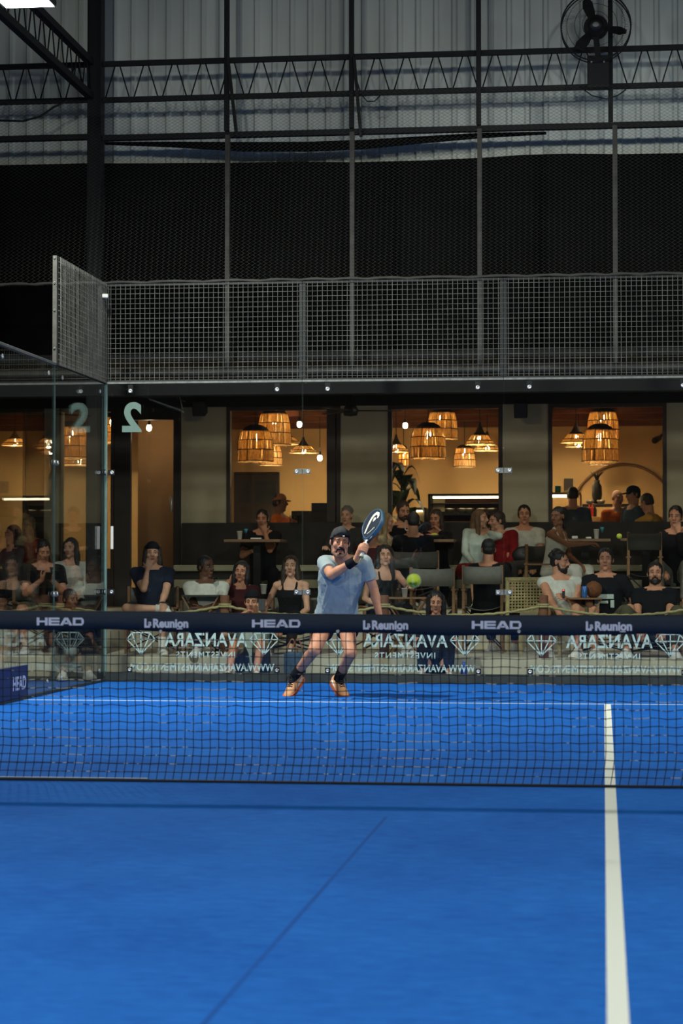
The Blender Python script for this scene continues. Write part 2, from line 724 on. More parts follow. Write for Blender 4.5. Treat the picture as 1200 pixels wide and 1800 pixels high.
def pier(p0, p1, z0=CZ, z1=ZW1 + 0.05):
    mb.box2((xw(p0), FY, z0), (xw(p1), FY + 0.25, z1))


pier(318, 398)
pier(598, 682)
pier(883, 964)
pier(1172, 1290)
pier(1500, 1620)
pier(77, 104)
mb.box2((xw(398), FY, CZ), (xw(1900), FY + 0.2, ZW0 - 0.02))
struct(mb.build('wall_front', 'plaster'), 'pale plastered front wall of the bar with window openings')
mb = MB()
mb.box2((xw(45), FY, CZ), (xw(77), FY + .25, ZW1))
mb.box2((-14, FY, CZ), (xw(-70), FY + .25, ZW1))
struct(mb.build('wall_left', 'charcoal'), 'dark front wall left of the glazed door')
mb = MB()
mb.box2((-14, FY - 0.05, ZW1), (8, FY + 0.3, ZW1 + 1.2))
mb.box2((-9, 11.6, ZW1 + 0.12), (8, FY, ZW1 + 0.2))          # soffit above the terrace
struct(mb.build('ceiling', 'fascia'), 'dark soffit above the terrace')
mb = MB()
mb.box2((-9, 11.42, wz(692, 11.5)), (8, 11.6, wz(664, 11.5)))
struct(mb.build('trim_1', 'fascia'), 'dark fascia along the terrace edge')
# inside of the bar
mb = MB()
mb.box2((-14, 22.0, CZ), (8, 22.2, 4.6))
mb.box2((8, 16.7, CZ), (8.2, 22.2, 4.6))
struct(mb.build('wall_rear', 'warm_wall'), 'warm ochre rear wall inside the bar')
mb = MB()
sl = lambda y: 3.80 - (y - 16.7) * .085
mb.rings([[V((x, 16.6, sl(16.6))), V((x, 22.2, sl(22.2))), V((x, 22.2, sl(22.2) + .12)), V((x, 16.6, sl(16.6) + .12))] for x in (-14, 8)])
for k in range(8):
    y = 17.1 + k * .62
    mb.box2((-14, y, sl(y) - .10), (8, y + .08, sl(y) + .04))
struct(mb.build('ceiling', 'warm_ceiling'), 'brown timber ceiling inside the bar')
mb = MB()
mb.box2((xw(190), 18.3, CZ), (xw(345), 18.4, 3.8))  # partition added behind the door to keep the view through it dim
struct(mb.build('wall_added', mat('brown_wall', C(138, 104, 70), .9, 0, .1, 2)), 'brown partition wall added to dim the glazed door')
# windows
wn = 0
for (p0, p1, mull) in ((398, 598, 586), (682, 883, None), (964, 1172, None), (1290, 1500, None)):
    wn += 1
    r = D.objects.new('window_%d' % wn, None)
    COL.objects.link(r)
    r['kind'] = 'structure'
    x0, x1 = xw(p0), xw(p1)
    r.location = (x0, FY, ZW0)
    L = Matrix.Translation(-V(r.location))
    mb = MB()
    t = 0.05
    mb.box2((x0, FY - 0.03, ZW0 - 0.04), (x0 + t, FY + 0.1, ZW1), 0.004)
    mb.box2((x1 - t, FY - 0.03, ZW0 - 0.04), (x1, FY + 0.1, ZW1), 0.004)
    mb.box2((x0, FY - 0.028, ZW1 - t), (x1, FY + 0.1, ZW1), 0.004)
    mb.box2((x0, FY - 0.028, ZW0 - 0.04), (x1, FY + 0.1, ZW0), 0.004)
    if mull:
        xm = xw(mull)
        mb.box2((xm - 0.085, FY - 0.04, ZW0), (xm + 0.03, FY + 0.12, ZW1), 0.004)
    mb.build('window_frame', 'frame_brown', r, local=L)
    mb = MB()
    mb.box2((x0 + t, FY + 0.03, ZW0), (x1 - t, FY + 0.038, ZW1 - t))
    mb.build('window_pane', 'window_glass', r, local=L)

for p0, p1 in ((104, 200), (-70, 45)):
    wn += 1
    r = D.objects.new('window_%d' % wn, None)
    COL.objects.link(r)
    r['kind'] = 'structure'
    x0, x1 = xw(p0), xw(p1)
    r.location = (x0, FY, CZ)
    L = Matrix.Translation(-V(r.location))
    mb = MB()
    mb.box2((x0, FY - .03, CZ), (x0 + .03, FY + .1, ZW1), .004)
    mb.box2((x1 - .04, FY - .03, CZ), (x1, FY + .1, ZW1), .004)
    mb.box2((x0 + .03, FY - .03, ZW1 - .05), (x1 - .04, FY + .1, ZW1), .004)
    mb.box2((x0 + .03, FY - .03, CZ), (x1 - .04, FY + .1, CZ + .5), .004)
    mb.build('window_frame', 'frame_brown', r, local=L)
    mb = MB()
    mb.box2((x0 + .03, FY + .03, CZ + .5), (x1 - .04, FY + .038, ZW1 - .05))
    mb.build('window_pane', 'window_glass', r, local=L)

# glazed door between the left piers
dr = D.objects.new('door_1', None)
COL.objects.link(dr)
dr['kind'] = 'structure'
dr.location = (xw(200), FY, CZ)
L = Matrix.Translation(-V(dr.location))
mb = MB()
z0, z1 = CZ, wz(738, FY, 260)
mb.box2((xw(200), FY, z0), (xw(229), FY + 0.08, ZW1), 0.004)
mb.box2((xw(304), FY, z0), (xw(318), FY + 0.08, ZW1), 0.004)
mb.box2((xw(229), FY, z1), (xw(304), FY + 0.08, ZW1), 0.004)
mb.box2((xw(229), FY, z0), (xw(304), FY + 0.08, z0 + 0.18), 0.004)
mb.build('door_frame', 'door_dark', dr, local=L)
mb = MB()
mb.box2((xw(229), FY + 0.03, z0 + 0.18), (xw(304), FY + 0.038, z1))
mb.build('door_pane', 'window_glass', dr, local=L)
mb = MB()
a = at(301, 872, FY - 0.06)
b = at(301, 900, FY - 0.06)
mb.tube([a, b], 0.016, 10)
mb.box(a + V((0, .03, -.03)), (.02, .07, .02))
mb.box(b + V((0, .03, .03)), (.02, .07, .02))
mb.build('door_handle', 'bolt_steel', dr, True, local=L)

# corrugated sheet wall above, with black shade cloth below it
WY = 12.3
mb = MB()
pit = 0.2
xs = []
x = -9.0
prof = [(0, 0), (0.125, 0), (0.145, -0.028), (0.18, -0.028)]
pl = []
while x < 8:
    for dx, dy in prof:
        pl.append((x + dx, dy))
    x += pit
zb = wz(300, WY)
vs = []
fs = []
for i, (x, dy) in enumerate(pl):
    vs += [V((x, WY + dy, zb)), V((x, WY + dy, 9.6)), V((x, WY + dy + 0.004, zb)), V((x, WY + dy + 0.004, 9.6))]
for i in range(len(pl) - 1):
    a = i * 4
    b = a + 4
    fs += [(a, b, b + 1, a + 1), (a + 2, a + 3, b + 3, b + 2), (a, a + 2, b + 2, b), (a + 1, b + 1, b + 3, a + 3)]
mb.add(vs, fs)
struct(mb.build('wall_back', 'sheet_metal'), 'grey corrugated sheet wall high behind the court')
mb = MB()
mb.box2((-16, 24, -0.1), (12, 24.2, 10))
mb.box2((-16.2, -13, -0.1), (-16, 24, 10))
struct(mb.build('wall_left', 'shade_cloth'), 'dark hall walls around the courts')

# ------------------------------------------------------------------ court glass
GT = 0.012
GY = 10.0


def diamond(mb, o, ux, uy, s):
    """outline gem: crown, girdle, pavilion; s = half width"""
    P = {'l': (-1, 0.0), 'r': (1, 0.0), 'tl': (-.62, .46), 'tr': (.62, .46), 'tm': (0, .5), 'b': (0, -1.02), 'gl': (-.5, -0.02), 'gr': (.5, -0.02), 'gm': (0, -.02)}
    for a, b in (('l', 'tl'), ('tl', 'tr'), ('tr', 'r'), ('l', 'r'), ('l', 'b'), ('r', 'b'), ('tm', 'b'), ('tl', 'gl'), ('tr', 'gr'), ('gl', 'b'), ('gr', 'b')):
        pa = V((P[a][0] * s, P[a][1] * s, 0))
        pb = V((P[b][0] * s, P[b][1] * s, 0))
        d = (pb - pa).normalized()
        n = V((-d.y, d.x, 0)) * (0.0055)
        mb.prism([(pa + n)[:2], (pa - n)[:2], (pb - n)[:2], (pb + n)[:2]], o, ux, uy, 0.0015)


def bolt(mb, c, nrm, r=0.021):
    c = V(c)
    n = V(nrm)
    x, y, d = frame_of(n)
    R = Matrix((x, y, d)).transposed()
    prof = [(r, 0), (r, 0.006), (r * .8, 0.009), (r * .5, 0.009), (r * .42, 0.004), (0.001, 0.004)]
    m2 = MB()
    m2.lathe(prof, seg=14)
    mb.add([R @ V(v) + c for v in m2.v], m2.f)


def pane_mesh(a, b):
    mb = MB()
    mb.box2(a, b)
    sx, sy = abs(b[0] - a[0]), abs(b[1] - a[1])
    thin = 0 if sx < sy else 1
    for i, f in enumerate(mb.f):
        n = (V(mb.v[f[1]]) - V(mb.v[f[0]])).cross(V(mb.v[f[2]]) - V(mb.v[f[0]]))
        k = max(range(3), key=lambda q: abs(n[q]))
        mb.mi[i] = 0 if k == thin else 1
    return mb


DIRS = ['at the left corner carrying a big frosted 2', 'second from the left corner, behind the player', 'third from the corner, before the couple in red',
        'fourth from the left corner, at the right edge', 'fifth from the left corner, at the far right']
for i in range(5):
    x0 = -5.0 + 2 * i + 0.004
    x1 = x0 + 2 - 0.008
    r = thing('glass_wall', 'clear back glass panel of the court, ' + DIRS[i], 'glass panel', (x0, GY, 0.095), 0, 'back glass panels of the court')
    L = Matrix.Translation(-V(r.location))
    pane_mesh((x0, GY, 0.095), (x1, GY + GT, 2.985)).build('pane', ['court_glass', 'glass_edge'], r, local=L)
    # frosted sponsor lettering on the outer face, so it reads backwards from the court
    yo = GY + GT + 0.001
    cx = (x0 + x1) / 2
    mb = MB()
    O = V((cx, yo, 0))
    ux, uy = V((-1, 0, 0)), V((0, 0, 1))
    cx_ = x0 + 1.02
    text_at(mb, 'AVANZARA', 0.185, V((cx_, yo, 0.36)), ux, uy, 0.004, 1.05, width=0.84)
    text_at(mb, 'INVESTMENTS', 0.085, V((cx_, yo, 0.245)), ux, uy, 0.0015, 1.2, width=0.60)
    text_at(mb, 'WWW.AVANZARAINVESTMENTS.COM', 0.1, V((x0 + 0.98, yo, 0.115)), ux, uy, 0.0025, 1.0, width=1.46)
    for xx in (x0 + 0.36, x0 + 1.61):
        diamond(mb, V((xx, yo, 0.425)), ux, uy, 0.145)
    mb.build('lettering', 'decal', r, local=L)
    if i == 0:
        mb = MB()
        text_at(mb, '2', 0.40, V((-4.735, yo, 2.52)), ux, uy, 0.014, width=0.20)
        mb.build('number', 'decal_number', r, local=L)
        mb = MB()
        mb.box2((-4.945, GY - 0.003, 1.33), (-4.918, GY - 0.0005, 1.56))
        mb.build('sticker', 'white_plastic', r, local=L)
    for xx in (x0 + 0.25, x1 - 0.25):
        for za_, zb_, zc_, br in ((2.895, 2.985, 2.92, .021), (0.097, 0.15, 0.122, .019)):
            mb = MB()
            mb.box2((xx - .027, GY - 0.006, za_), (xx + .027, GY - 0.0004, zb_), 0.003)
            bk = mb.build('bracket', 'black_steel', r, local=L)
            mb = MB()
            bolt(mb, (xx, GY - 0.006, zc_), (0, -1, 0), br)
            mb.build('bolt', 'bolt_steel', bk, True, local=L)
# seam clamps
for i, px in enumerate(('first', 'second', 'third', 'fourth')):
    xs_ = -3.0 + 2 * i
    for z, wd in ((2.10, 'upper'), (0.90, 'lower')):
        t = thing('seam_clamp', wd + ' two-bolt steel clamp across the ' + px + ' back glass seam from the corner', 'clamp', (xs_, GY - 0.002, z), 0, 'clamps on the back glass seams')
        mb = MB()
        mb.box((-.042, -0.004, 0), (.078, 0.006, .052), None, 0.002)
        mb.box((.042, -0.004, 0), (.078, 0.006, .052), None, 0.002)
        mb.build('plate', 'galvanised', t)
        for sx in (-1, 1):
            mb = MB()
            bolt(mb, (sx * .057, -0.007, 0), (0, -1, 0), 0.018)
            mb.build('bolt', 'bolt_steel', t, True)
# side glass: nearest the corner, then one more
for i, (y1, y0, lab) in enumerate(((10.0, 8.0, 'left side glass panel meeting the back glass at the corner'), (8.0, 6.0, 'left side glass panel second from the corner, at the picture edge'),
                                   (6.0, 4.0, 'left side glass panel third from the corner'))):
    r = thing('glass_wall', 'clear ' + lab, 'glass panel', (-5.0, y0, 0.03), 0, 'left side glass panels of the court')
    L = Matrix.Translation(-V(r.location))
    top = 2.985 if i < 2 else 2.0
    pane_mesh((-5.0 - GT, y0 + 0.004, 0.03), (-5.0, y1 - 0.006, top)).build('pane', ['court_glass', 'glass_edge'], r, local=L)
    for yy in (y0 + .25, y1 - .25):
        for zc_ in (2.90 if i < 2 else 1.9, .12):
            mb = MB()
            bolt(mb, (-5.0, yy, zc_), (1, 0, 0))
            mb.build('bolt', 'bolt_steel', r, True, local=L)
for z, wd in ((2.10, 'upper'), (0.90, 'lower')):
    t = thing('seam_clamp', wd + ' two-bolt steel clamp on the left side glass seam', 'clamp', (-4.998, 8.0, z), 0, 'clamps on the side glass seam')
    mb = MB()
    mb.box((0.004, -.042, 0), (.006, .078, .052), None, 0.002)
    mb.box((0.004, .042, 0), (.006, .078, .052), None, 0.002)
    mb.build('plate', 'galvanised', t)
    for sy in (-1, 1):
        mb = MB()
        bolt(mb, (.007, sy * .057, 0), (1, 0, 0), 0.018)
        mb.build('bolt', 'bolt_steel', t, True)
    t = thing('corner_clamp', wd + ' steel clamp joining back and side glass at the corner post', 'clamp', (-4.94, GY - 0.002, z), 0, 'clamps at the glass corner')
    mb = MB()
    mb.box((0.0, -0.004, 0), (.07, 0.006, .055), None, 0.002)
    mb.box((-.055, -0.05, 0), (.006, 0.07, .055), None, 0.002)
    mb.build('plate', 'black_steel', t)
    mb = MB()
    bolt(mb, (0.008, -0.007, 0), (0, -1, 0), 0.019)
    mb.build('bolt', 'bolt_steel', t, True)
    mb = MB()
    bolt(mb, (-.052, -0.06, 0), (1, 0, 0), 0.019)
    mb.build('bolt', 'bolt_steel', t, True)

# corner post and fence of welded mesh above the glass
t = thing('corner_post', 'dark square steel post at the left back corner of the court', 'post', (-5.05, GY + 0.06, 0))
L = Matrix.Translation(-V(t.location))
mb = MB()
mb.box2((-5.09, GY + 0.02, 0), (-5.014, GY + 0.10, 4.02), 0.006)
mb.build('post', 'dark_steel', t, local=L)
mb = MB()
mb.box2((-5.012, GY - 0.012, 0.05), (-4.985, GY + 0.018, 2.99), 0.003)
mb.build('corner_strip', 'glass_edge', t, local=L)


def weld(mb, a, b, z0, z1, n0, pitch=0.05, r=0.0021, off=V((0, 0.004, 0))):
    a = V(a)
    b = V(b)
    d = (b - a)
    Ln = d.length
    d.normalize()
    n = int(round(Ln / pitch))
    for i in range(1, n):
        p = a + d * (Ln * i / n) + off
        mb.tube([p + V((0, 0, z0)), p + V((0, 0, z1))], r, 4)
    m = int(round((z1 - z0) / pitch))
    for j in range(1, m):
        z = z0 + (z1 - z0) * j / m
        mb.tube([a + V((0, 0, z)), b + V((0, 0, z))], r, 4)


FLAB = ['left', 'second from left', 'third from left', 'fourth from left', 'fifth from left']
for i in range(5):
    x0 = -5 + 2 * i
    x1 = x0 + 2
    t = thing('mesh_fence', FLAB[i] + ' welded mesh fence panel above the back glass', 'fence', (x0, GY, 3.0), 0, 'mesh fence panels above the back glass')
    L = Matrix.Translation(-V(t.location))
    mb = MB()
    mb.box2((x0 + .002, GY - .012, 3.0), (x1 - .002, GY + .03, 3.028), 0.002)
    mb.box2((x0 + .002, GY - .006, 3.978), (x1 - .002, GY + .03, 4.0), 0.002)
    mb.box2((x0 + .002, GY - .004, 3.03), (x0 + .032, GY + .036, 3.976), 0.002)
    mb.box2((x1 - .032, GY - .004, 3.03), (x1 - .002, GY + .036, 3.976), 0.002)
    mb.build('frame', 'dark_steel', t, local=L)
    mb = MB()
    mb.box2((x0 + .002, GY - .016, 2.992), (x1 - .002, GY - .0125, 3.012))
    mb.build('edge_strip', 'galvanised', t, local=L)
    mb = MB()
    weld(mb, (x0, GY - .009, 0), (x1, GY - .009, 0), 3.0, 4.0, 40)
    mb.build('wire_mesh', 'wire_grey', t, local=L)
# upright behind the fence at each seam
for i, nm in ((1, 'first'), (2, 'second'), (3, 'third'), (4, 'fourth')):
    xx = -5 + 2 * i
    mb = MB()
    mb.box2((xx - .04, GY + 0.04, 0), (xx + .04, GY + 0.10, 4.0), 0.005)
    L = Matrix.Translation(-V((xx, GY + .07, 0)))
    # the glass is frameless: only the part beside the mesh carries the upright
    mb = MB()
    mb.box2((xx - .04, GY + 0.042, 3.0), (xx + .04, GY + 0.085, 4.0), 0.005)
    o = mb.build('fence_upright', 'black_steel', None, local=Matrix.Translation(-V((xx, GY + .06, 3.0))))
    o.location = (xx, GY + .06, 3.0)
    tag(o, 'dark steel upright behind the mesh fence, %s from the corner' % nm, 'fence upright', 'uprights behind the mesh fence')
t = thing('mesh_fence', 'welded mesh fence panel on the left side wall, stepping down at its end', 'fence', (-5.0, 8.0, 3.0), 0)
L = Matrix.Translation(-V(t.location))
mb = MB()
mb.box2((-5.03, 8.0, 3.0), (-4.99, 8.075, 4.0), 0.003)
mb.box2((-5.03, 8.07, 3.0), (-4.99, 9.98, 3.028), 0.002)
mb.box2((-5.03, 8.07, 3.978), (-4.99, 9.98, 4.0), 0.002)
mb.build('frame', 'pole_grey', t, local=L)
mb = MB()
weld(mb, (-4.986, 8.05, 0), (-4.986, 9.98, 0), 3.0, 4.0, 40, off=V((0.004, 0, 0)))
mb.build('wire_mesh', 'wire_grey', t, local=L)
for z in (3.15, 3.5, 3.75, 3.98):
    mb = MB()
    bolt(mb, (-5.01, 8.0, z), (0, -1, 0), 0.010)
    mb.build('bolt', 'galvanised', t, True, local=L)
mb = MB()
mb.box2((-5.03, 6.0, 2.99), (-4.99, 8.0, 3.015), 0.003)
o = mb.build('glass_rail', 'galvanised', None, local=Matrix.Translation(-V((-5.01, 6.0, 3.0))))
o.location = (-5.01, 6.0, 3.0)
tag(o, 'pale steel rail on top of the second side glass panel', 'rail')
# small camera/knotted tie on the side mesh
p = at(177, 520, 9.75)
t = thing('fence_camera', 'small white camera clipped to the side mesh near the corner', 'camera', (-4.96, 9.78, p.z), 0.3)
mb = MB()
mb.box((0.0, 0, 0), (.06, .075, .04), None, 0.008)
mb.build('body', 'white_plastic', t)
mb = MB()
mb.tube([(-.02, .05, .01), (-.02, .14, .05), (-.02, .20, .16)], 0.005, 6)
mb.build('cable', 'black_rubber', t)
# sponsor board on the side glass at the picture edge
t = thing('sponsor_board', 'dark blue sponsor board low on the side glass at the left picture edge', 'board', (-4.985, 6.0, 0.03), 0)
mb = MB()
mb.box2((0, 0, 0), (0.012, 1.0, 0.27), 0.003)
mb.build('panel', 'banner_blue', t)
mb = MB()
text_at(mb, 'HEAD', 0.16, V((0.0125, 0.94, 0.07)), V((0, 1, 0)), V((0, 0, 1)), 0.004, align='RIGHT')
mb.build('lettering', 'tape_letter', t)

# ------------------------------------------------------------------ net
net = thing('padel_net', 'black padel net with navy band across the court', 'net', (0, 0, 0))


def nz(x):
    return 0.880 + 0.035 * (abs(x) / 5) ** 2


ZT0 = 0.097
mb = MB()
N = 100
rows = []
for i in range(N + 1):
    x = -4.98 + 9.96 * i / N
    zt = nz(x) + 0.002 * math.sin(x * 2.1) + (0.004 if x < -2 else 0)
    zb_ = zt - ZT0 + 0.004 * math.sin(x * 4.3 + 1) + 0.003 * math.sin(x * 9)
    wv = 0.003 * math.sin(x * 3.1)
    prof_ = [(-.004 + wv, zt - .004), (-.002 + wv, zt), (.004 + wv, zt), (.006 + wv, zt - .004), (.006 + wv * .5, zb_), (-.005 + wv * .5 - .002, zb_), (-.0045 + wv * .8, (zt + zb_) / 2)]
    rows.append([V((x, a, b)) for a, b in prof_])
mb.rings(rows)
band = mb.build('net_band', 'net_tape', net, True)
mb = MB()
mb.tube([V((-4.98 + 9.96 * i / N, 0.001 + 0.003 * math.sin((-4.98 + 9.96 * i / N) * 3.1), nz(-4.98 + 9.96 * i / N) + 0.002 * math.sin((-4.98 + 9.96 * i / N) * 2.1) + (0.004 if (-4.98 + 9.96 * i / N) < -2 else 0) + 0.002)) for i in range(N + 1)], 0.0035, 6)
mb.build('band_cord', 'dark_steel', band, True)


def head_logo(mb, o, ux, uy, W, H):
    t = H * 0.24
    w_ = W * 0.235
    g = W * 0.02
    x = -W / 2

    def rect(a, b, c, d):
        mb.prism([(a, b), (c, b), (c, d), (a, d)], o, ux, uy, 0.0008)
    s = w_ * 0.24
    rect(x, 0, x + s, H)
    rect(x + w_ - s, 0, x + w_, H)
    rect(x + s, H * .38, x + w_ - s, H * .62)
    x += w_ + g
    rect(x, 0, x + s, H)
    for z in (0, H * .38, H - t):
        rect(x + s, z, x + w_, z + t)
    x += w_ + g * .4
    w2 = w_ * 1.15
    mb.prism([(x, 0), (x + s * 1.2, 0), (x + w2 * .5, H * .72), (x + w2 * .5, H), (x + w2 * .36, H)], o, ux, uy, 0.0008)
    mb.prism([(x + w2, 0), (x + w2 * .64, H), (x + w2 * .5, H), (x + w2 * .5, H * .72), (x + w2 - s * 1.2, 0)], o, ux, uy, 0.0008)
    rect(x + w2 * .28, H * .18, x + w2 * .72, H * .38)
    x += w2 + g * .4
    rect(x, 0, x + s, H)
    c = H * .3
    mb.prism([(x + s, H - t), (x + w_ - c, H - t), (x + w_ - s * .9, H - c), (x + w_, H - c), (x + w_ - c * .8, H), (x + s, H)], o, ux, uy, 0.0008)
    mb.prism([(x + s, 0), (x + w_ - c * .8, 0), (x + w_, c), (x + w_ - s * .9, c), (x + w_ - c, t), (x + s, t)], o, ux, uy, 0.0008)
    rect(x + w_ - s * .9, c, x + w_, H - c)


k = 0
for px in (-90, 106, 293, 485, 678, 872, 1070, 1267, 1460):
    p = at(px, 1098, 0)
    zc = nz(p.x) - 0.048
    mb = MB()
    if k % 2 == 1:
        head_logo(mb, V((p.x, -0.0075, zc - 0.020)), V((1, 0, 0)), V((0, 0, 1)), 0.252, 0.041)
    else:
        o = V((p.x, -0.0075, zc - 0.024))
        text_at(mb, 'Reunion', 0.062, o + V((0.022, 0, 0.0)), V((1, 0, 0)), V((0, 0, 1)), 0.0026, width=0.188)
        text_at(mb, 'L', 0.062, o + V((-0.105, 0, 0)), V((1, 0, 0)), V((0, 0, 1)), 0.0026)
        text_at(mb, 'a', 0.042, o + V((-0.089, 0, 0.009)), V((1, 0, 0)), V((0, 0, 1)), 0.001)
        mb.box2(o + V((0.055, -.0005, -.010)), o + V((0.085, .0, -.005)))
    mb.build('band_logo', 'tape_letter', band)
    k += 1
# eyelets
for px in (283, 594, 912):
    p = at(px, 1110, 0)
    mb = MB()
    bolt(mb, (p.x, -0.006, p.z), (0, -1, 0), 0.009)
    mb.build('eyelet', 'bolt_steel', band, True)
# netting
mb = MB()
pitch = 0.0445
nc = int(9.96 / pitch)
nr = 18
zb0 = 0.012


def npt(i, j):
    x = -4.98 + i * 9.96 / nc
    f = j / nr
    z = zb0 + (nz(x) - ZT0 + 0.004 - zb0) * f
    sag = 0.0035 * math.sin(i * 1.7 + j * .6) + 0.003 * mnoise.noise(V((x * 5, f * 6, 0)))
    low = max(0, 0.22 - f) / 0.22
    return V((x + 0.004 * mnoise.noise(V((x * 3, f * 9, 5))) - 0.022 * low ** 1.5, 0.004 * math.sin(x * 2 + f * 5) - 0.02 * low * (1 - low), z + sag * (1 - abs(2 * f - 1)) * 1.3))


for i in range(nc + 1):
    mb.tube([npt(i, j) for j in range(nr + 1)], 0.0021, 4, False)
# knots
for i in range(0, nc + 1):
    for j in range(1, nr):
        mb.ell(npt(i, j), (.0042, .0042, .0042), None, 5, 3)
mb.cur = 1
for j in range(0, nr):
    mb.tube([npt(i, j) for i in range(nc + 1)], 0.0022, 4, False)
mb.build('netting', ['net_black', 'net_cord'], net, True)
mb = MB()
mb.tube([npt(i, 0) + V((0, 0, -.002)) for i in range(0, nc + 1)], 0.0075, 8)
mb.build('bottom_cord', 'black_rubber', net, True)
mb = MB()
mb.tube([npt(i, 0) + V((0, 0, .009)) for i in range(0, nc + 1) if -4.98 + i * 9.96 / nc < -2.35], 0.003, 6)
mb.build('bottom_tape', 'tape_edge', net, True)
for sx in (-1, 1):
    mb = MB()
    mb.box2((sx * 5.03 - .04, -.04, 0), (sx * 5.03 + .04, .04, 0.95), 0.006)
    mb.build('net_post', 'black_steel', net)

# ------------------------------------------------------------------ steel frame of the hall
TY = 11.5


def beam(name, label, pts, wd, hd, m='black_steel', cat='beam', group=None):
    a, b = V(pts[0]), V(pts[1])
    mb = MB()
    mb.bar(a, b, wd, hd, 0.004)
    o = mb.build(name, m, None, local=Matrix.Translation(-a))
    o.location = a
    return tag(o, label, cat, group)


# heavy column on the left
xc = wx(166, TY)
mb = MB()
mb.box2((-.075, -.09, 0), (.075, .09, 0.012))
mb.box2((-.075, -.09, 0.012), (-.066, .09, 9.0))
mb.box2((.066, -.09, 0.012), (.075, .09, 9.0))
mb.box2((-.066, -.07, 0.012), (.066, .07, 9.0))
o = mb.build('steel_column', 'black_steel')
o.location = (xc, TY, 0)
tag(o, 'thick dark steel column rising at the left corner of the court', 'column')


def hz(py0, py1, Y, px0=180, px1=1200):
    """z of a level line through the middle of the picture"""
    return (at(px0, py0, Y).z + at(px1, py1, Y).z) / 2


def truss(name, label, a0, a1, b0, b1, n, cw=0.055, rr=0.008):
    """lattice truss between the upper chord a0-a1 and the lower chord b0-b1"""
    a0, a1, b0, b1 = V(a0), V(a1), V(b0), V(b1)
    t = thing(name, label, 'truss', b0)
    L = Matrix.Translation(-b0)
    for p, q, nm in ((a0, a1, 'top_chord'), (b0, b1, 'bottom_chord')):
        mb = MB()
        mb.bar(p, q, cw, cw, 0.003)
        mb.build(nm, 'black_steel', t, local=L)
    for i in range(n):
        f0, f1, f2 = (i + .06) / n, (i + .5) / n, (i + .94) / n
        mb = MB()
        mb.tube([b0.lerp(b1, f0), a0.lerp(a1, f1 - .06 / n)], rr, 6)
        mb.tube([a0.lerp(a1, f1 + .06 / n), b0.lerp(b1, f2)], rr, 6)
        mb.build('web', 'black_steel', t, True, local=L)
    return t


za = hz(112, 84, TY)
zb = hz(176, 149, TY)
truss('roof_truss', 'long dark lattice truss running across the sheet wall right of the column', (xc + .08, TY, za), (3.4, TY, za), (xc + .08, TY, zb), (3.4, TY, zb), 28)
zal, zbl = at(80, 116, TY).z, at(80, 178, TY).z
truss('roof_truss', 'short dark lattice truss left of the column', (xc - .08, TY, zal), (xc - 4, TY, zal), (xc - .08, TY, zbl), (xc - 4, TY, zbl), 14)
e0, e1 = at(158, 108, TY - .1), at(158, 168, TY - .1)
truss('roof_truss', 'dark lattice truss coming forward from the column to the floodlight', e0, (e0.x, 2.0, e0.z), e1, (e1.x, 2.0, e1.z), 26, 0.075)
zr = hz(242, 219, TY)
beam('steel_beam', 'dark horizontal beam below the long truss', [(xc + .08, TY, zr), (3.4, TY, zr)], 0.08, 0.06)
zr2 = at(80, 243, TY).z
beam('steel_beam', 'dark horizontal beam left of the column', [(xc - .08, TY, zr2), (xc - 4, TY, zr2)], 0.08, 0.06)
zp = hz(655, 645, 11.35)
mb = MB()
mb.tube([(-9, 11.35, zp), (4, 11.35, zp)], 0.045, 12)
o = mb.build('steel_beam', 'pole_grey', None, True, local=Matrix.Translation(-V((-9, 11.35, zp))))
o.location = (-9, 11.35, zp)
tag(o, 'grey horizontal tube seen through the bottom of the mesh fence', 'beam')
for i, (px, lab) in enumerate(((399, 'left'), (619, 'second'), (843, 'third'), (1079, 'right'))):
    x = wx(px, TY)
    beam('steel_mullion', 'dark upper mullion on the sheet wall, %s of the four' % lab, [(x - (0.02 if i == 3 else 0), TY - .06, zr + .03), (x - (0.02 if i == 3 else 0), TY - .06, 9.0)], 0.075 if i != 3 else .05, 0.05, group='upper mullions')
    x2 = wx((399, 619, 844, 1083)[i], 11.35)
    beam('fence_pole', 'grey steel pole behind the mesh fence, %s of the four' % lab, [(x2, 11.35, zp + .047), (x2, 11.35, zr - .03)], 0.062, 0.05, 'pole_grey', 'pole', 'grey poles behind the mesh fence')
for px0, px1, w_ in ((400, 416, 'left'), (622, 634, 'right')):
    a = at(px0, 100, TY - .12)
    b = at(px1, 240, TY - .12)
    beam('brace', 'slanting dark brace beside the %s middle mullion' % w_, [a, b], 0.06, 0.03, cat='brace')
# rolled edge of the shade cloth
mb = MB()
path = []
for px, py in ((182, 252), (300, 254), (420, 258), (540, 258), (640, 254), (740, 246), (850, 238), (960, 234)):
    path.append(at(px, py, 11.75))
mb.tube(path, [.016, .032, .052, .055, .052, .04, .03, .016], 10)
o = mb.build('cloth_roll', 'shade_cloth', None, True, local=Matrix.Translation(-path[0]))
o.location = path[0]
tag(o, 'sagging dark cloth roll hanging under the lower beam', 'cloth roll')
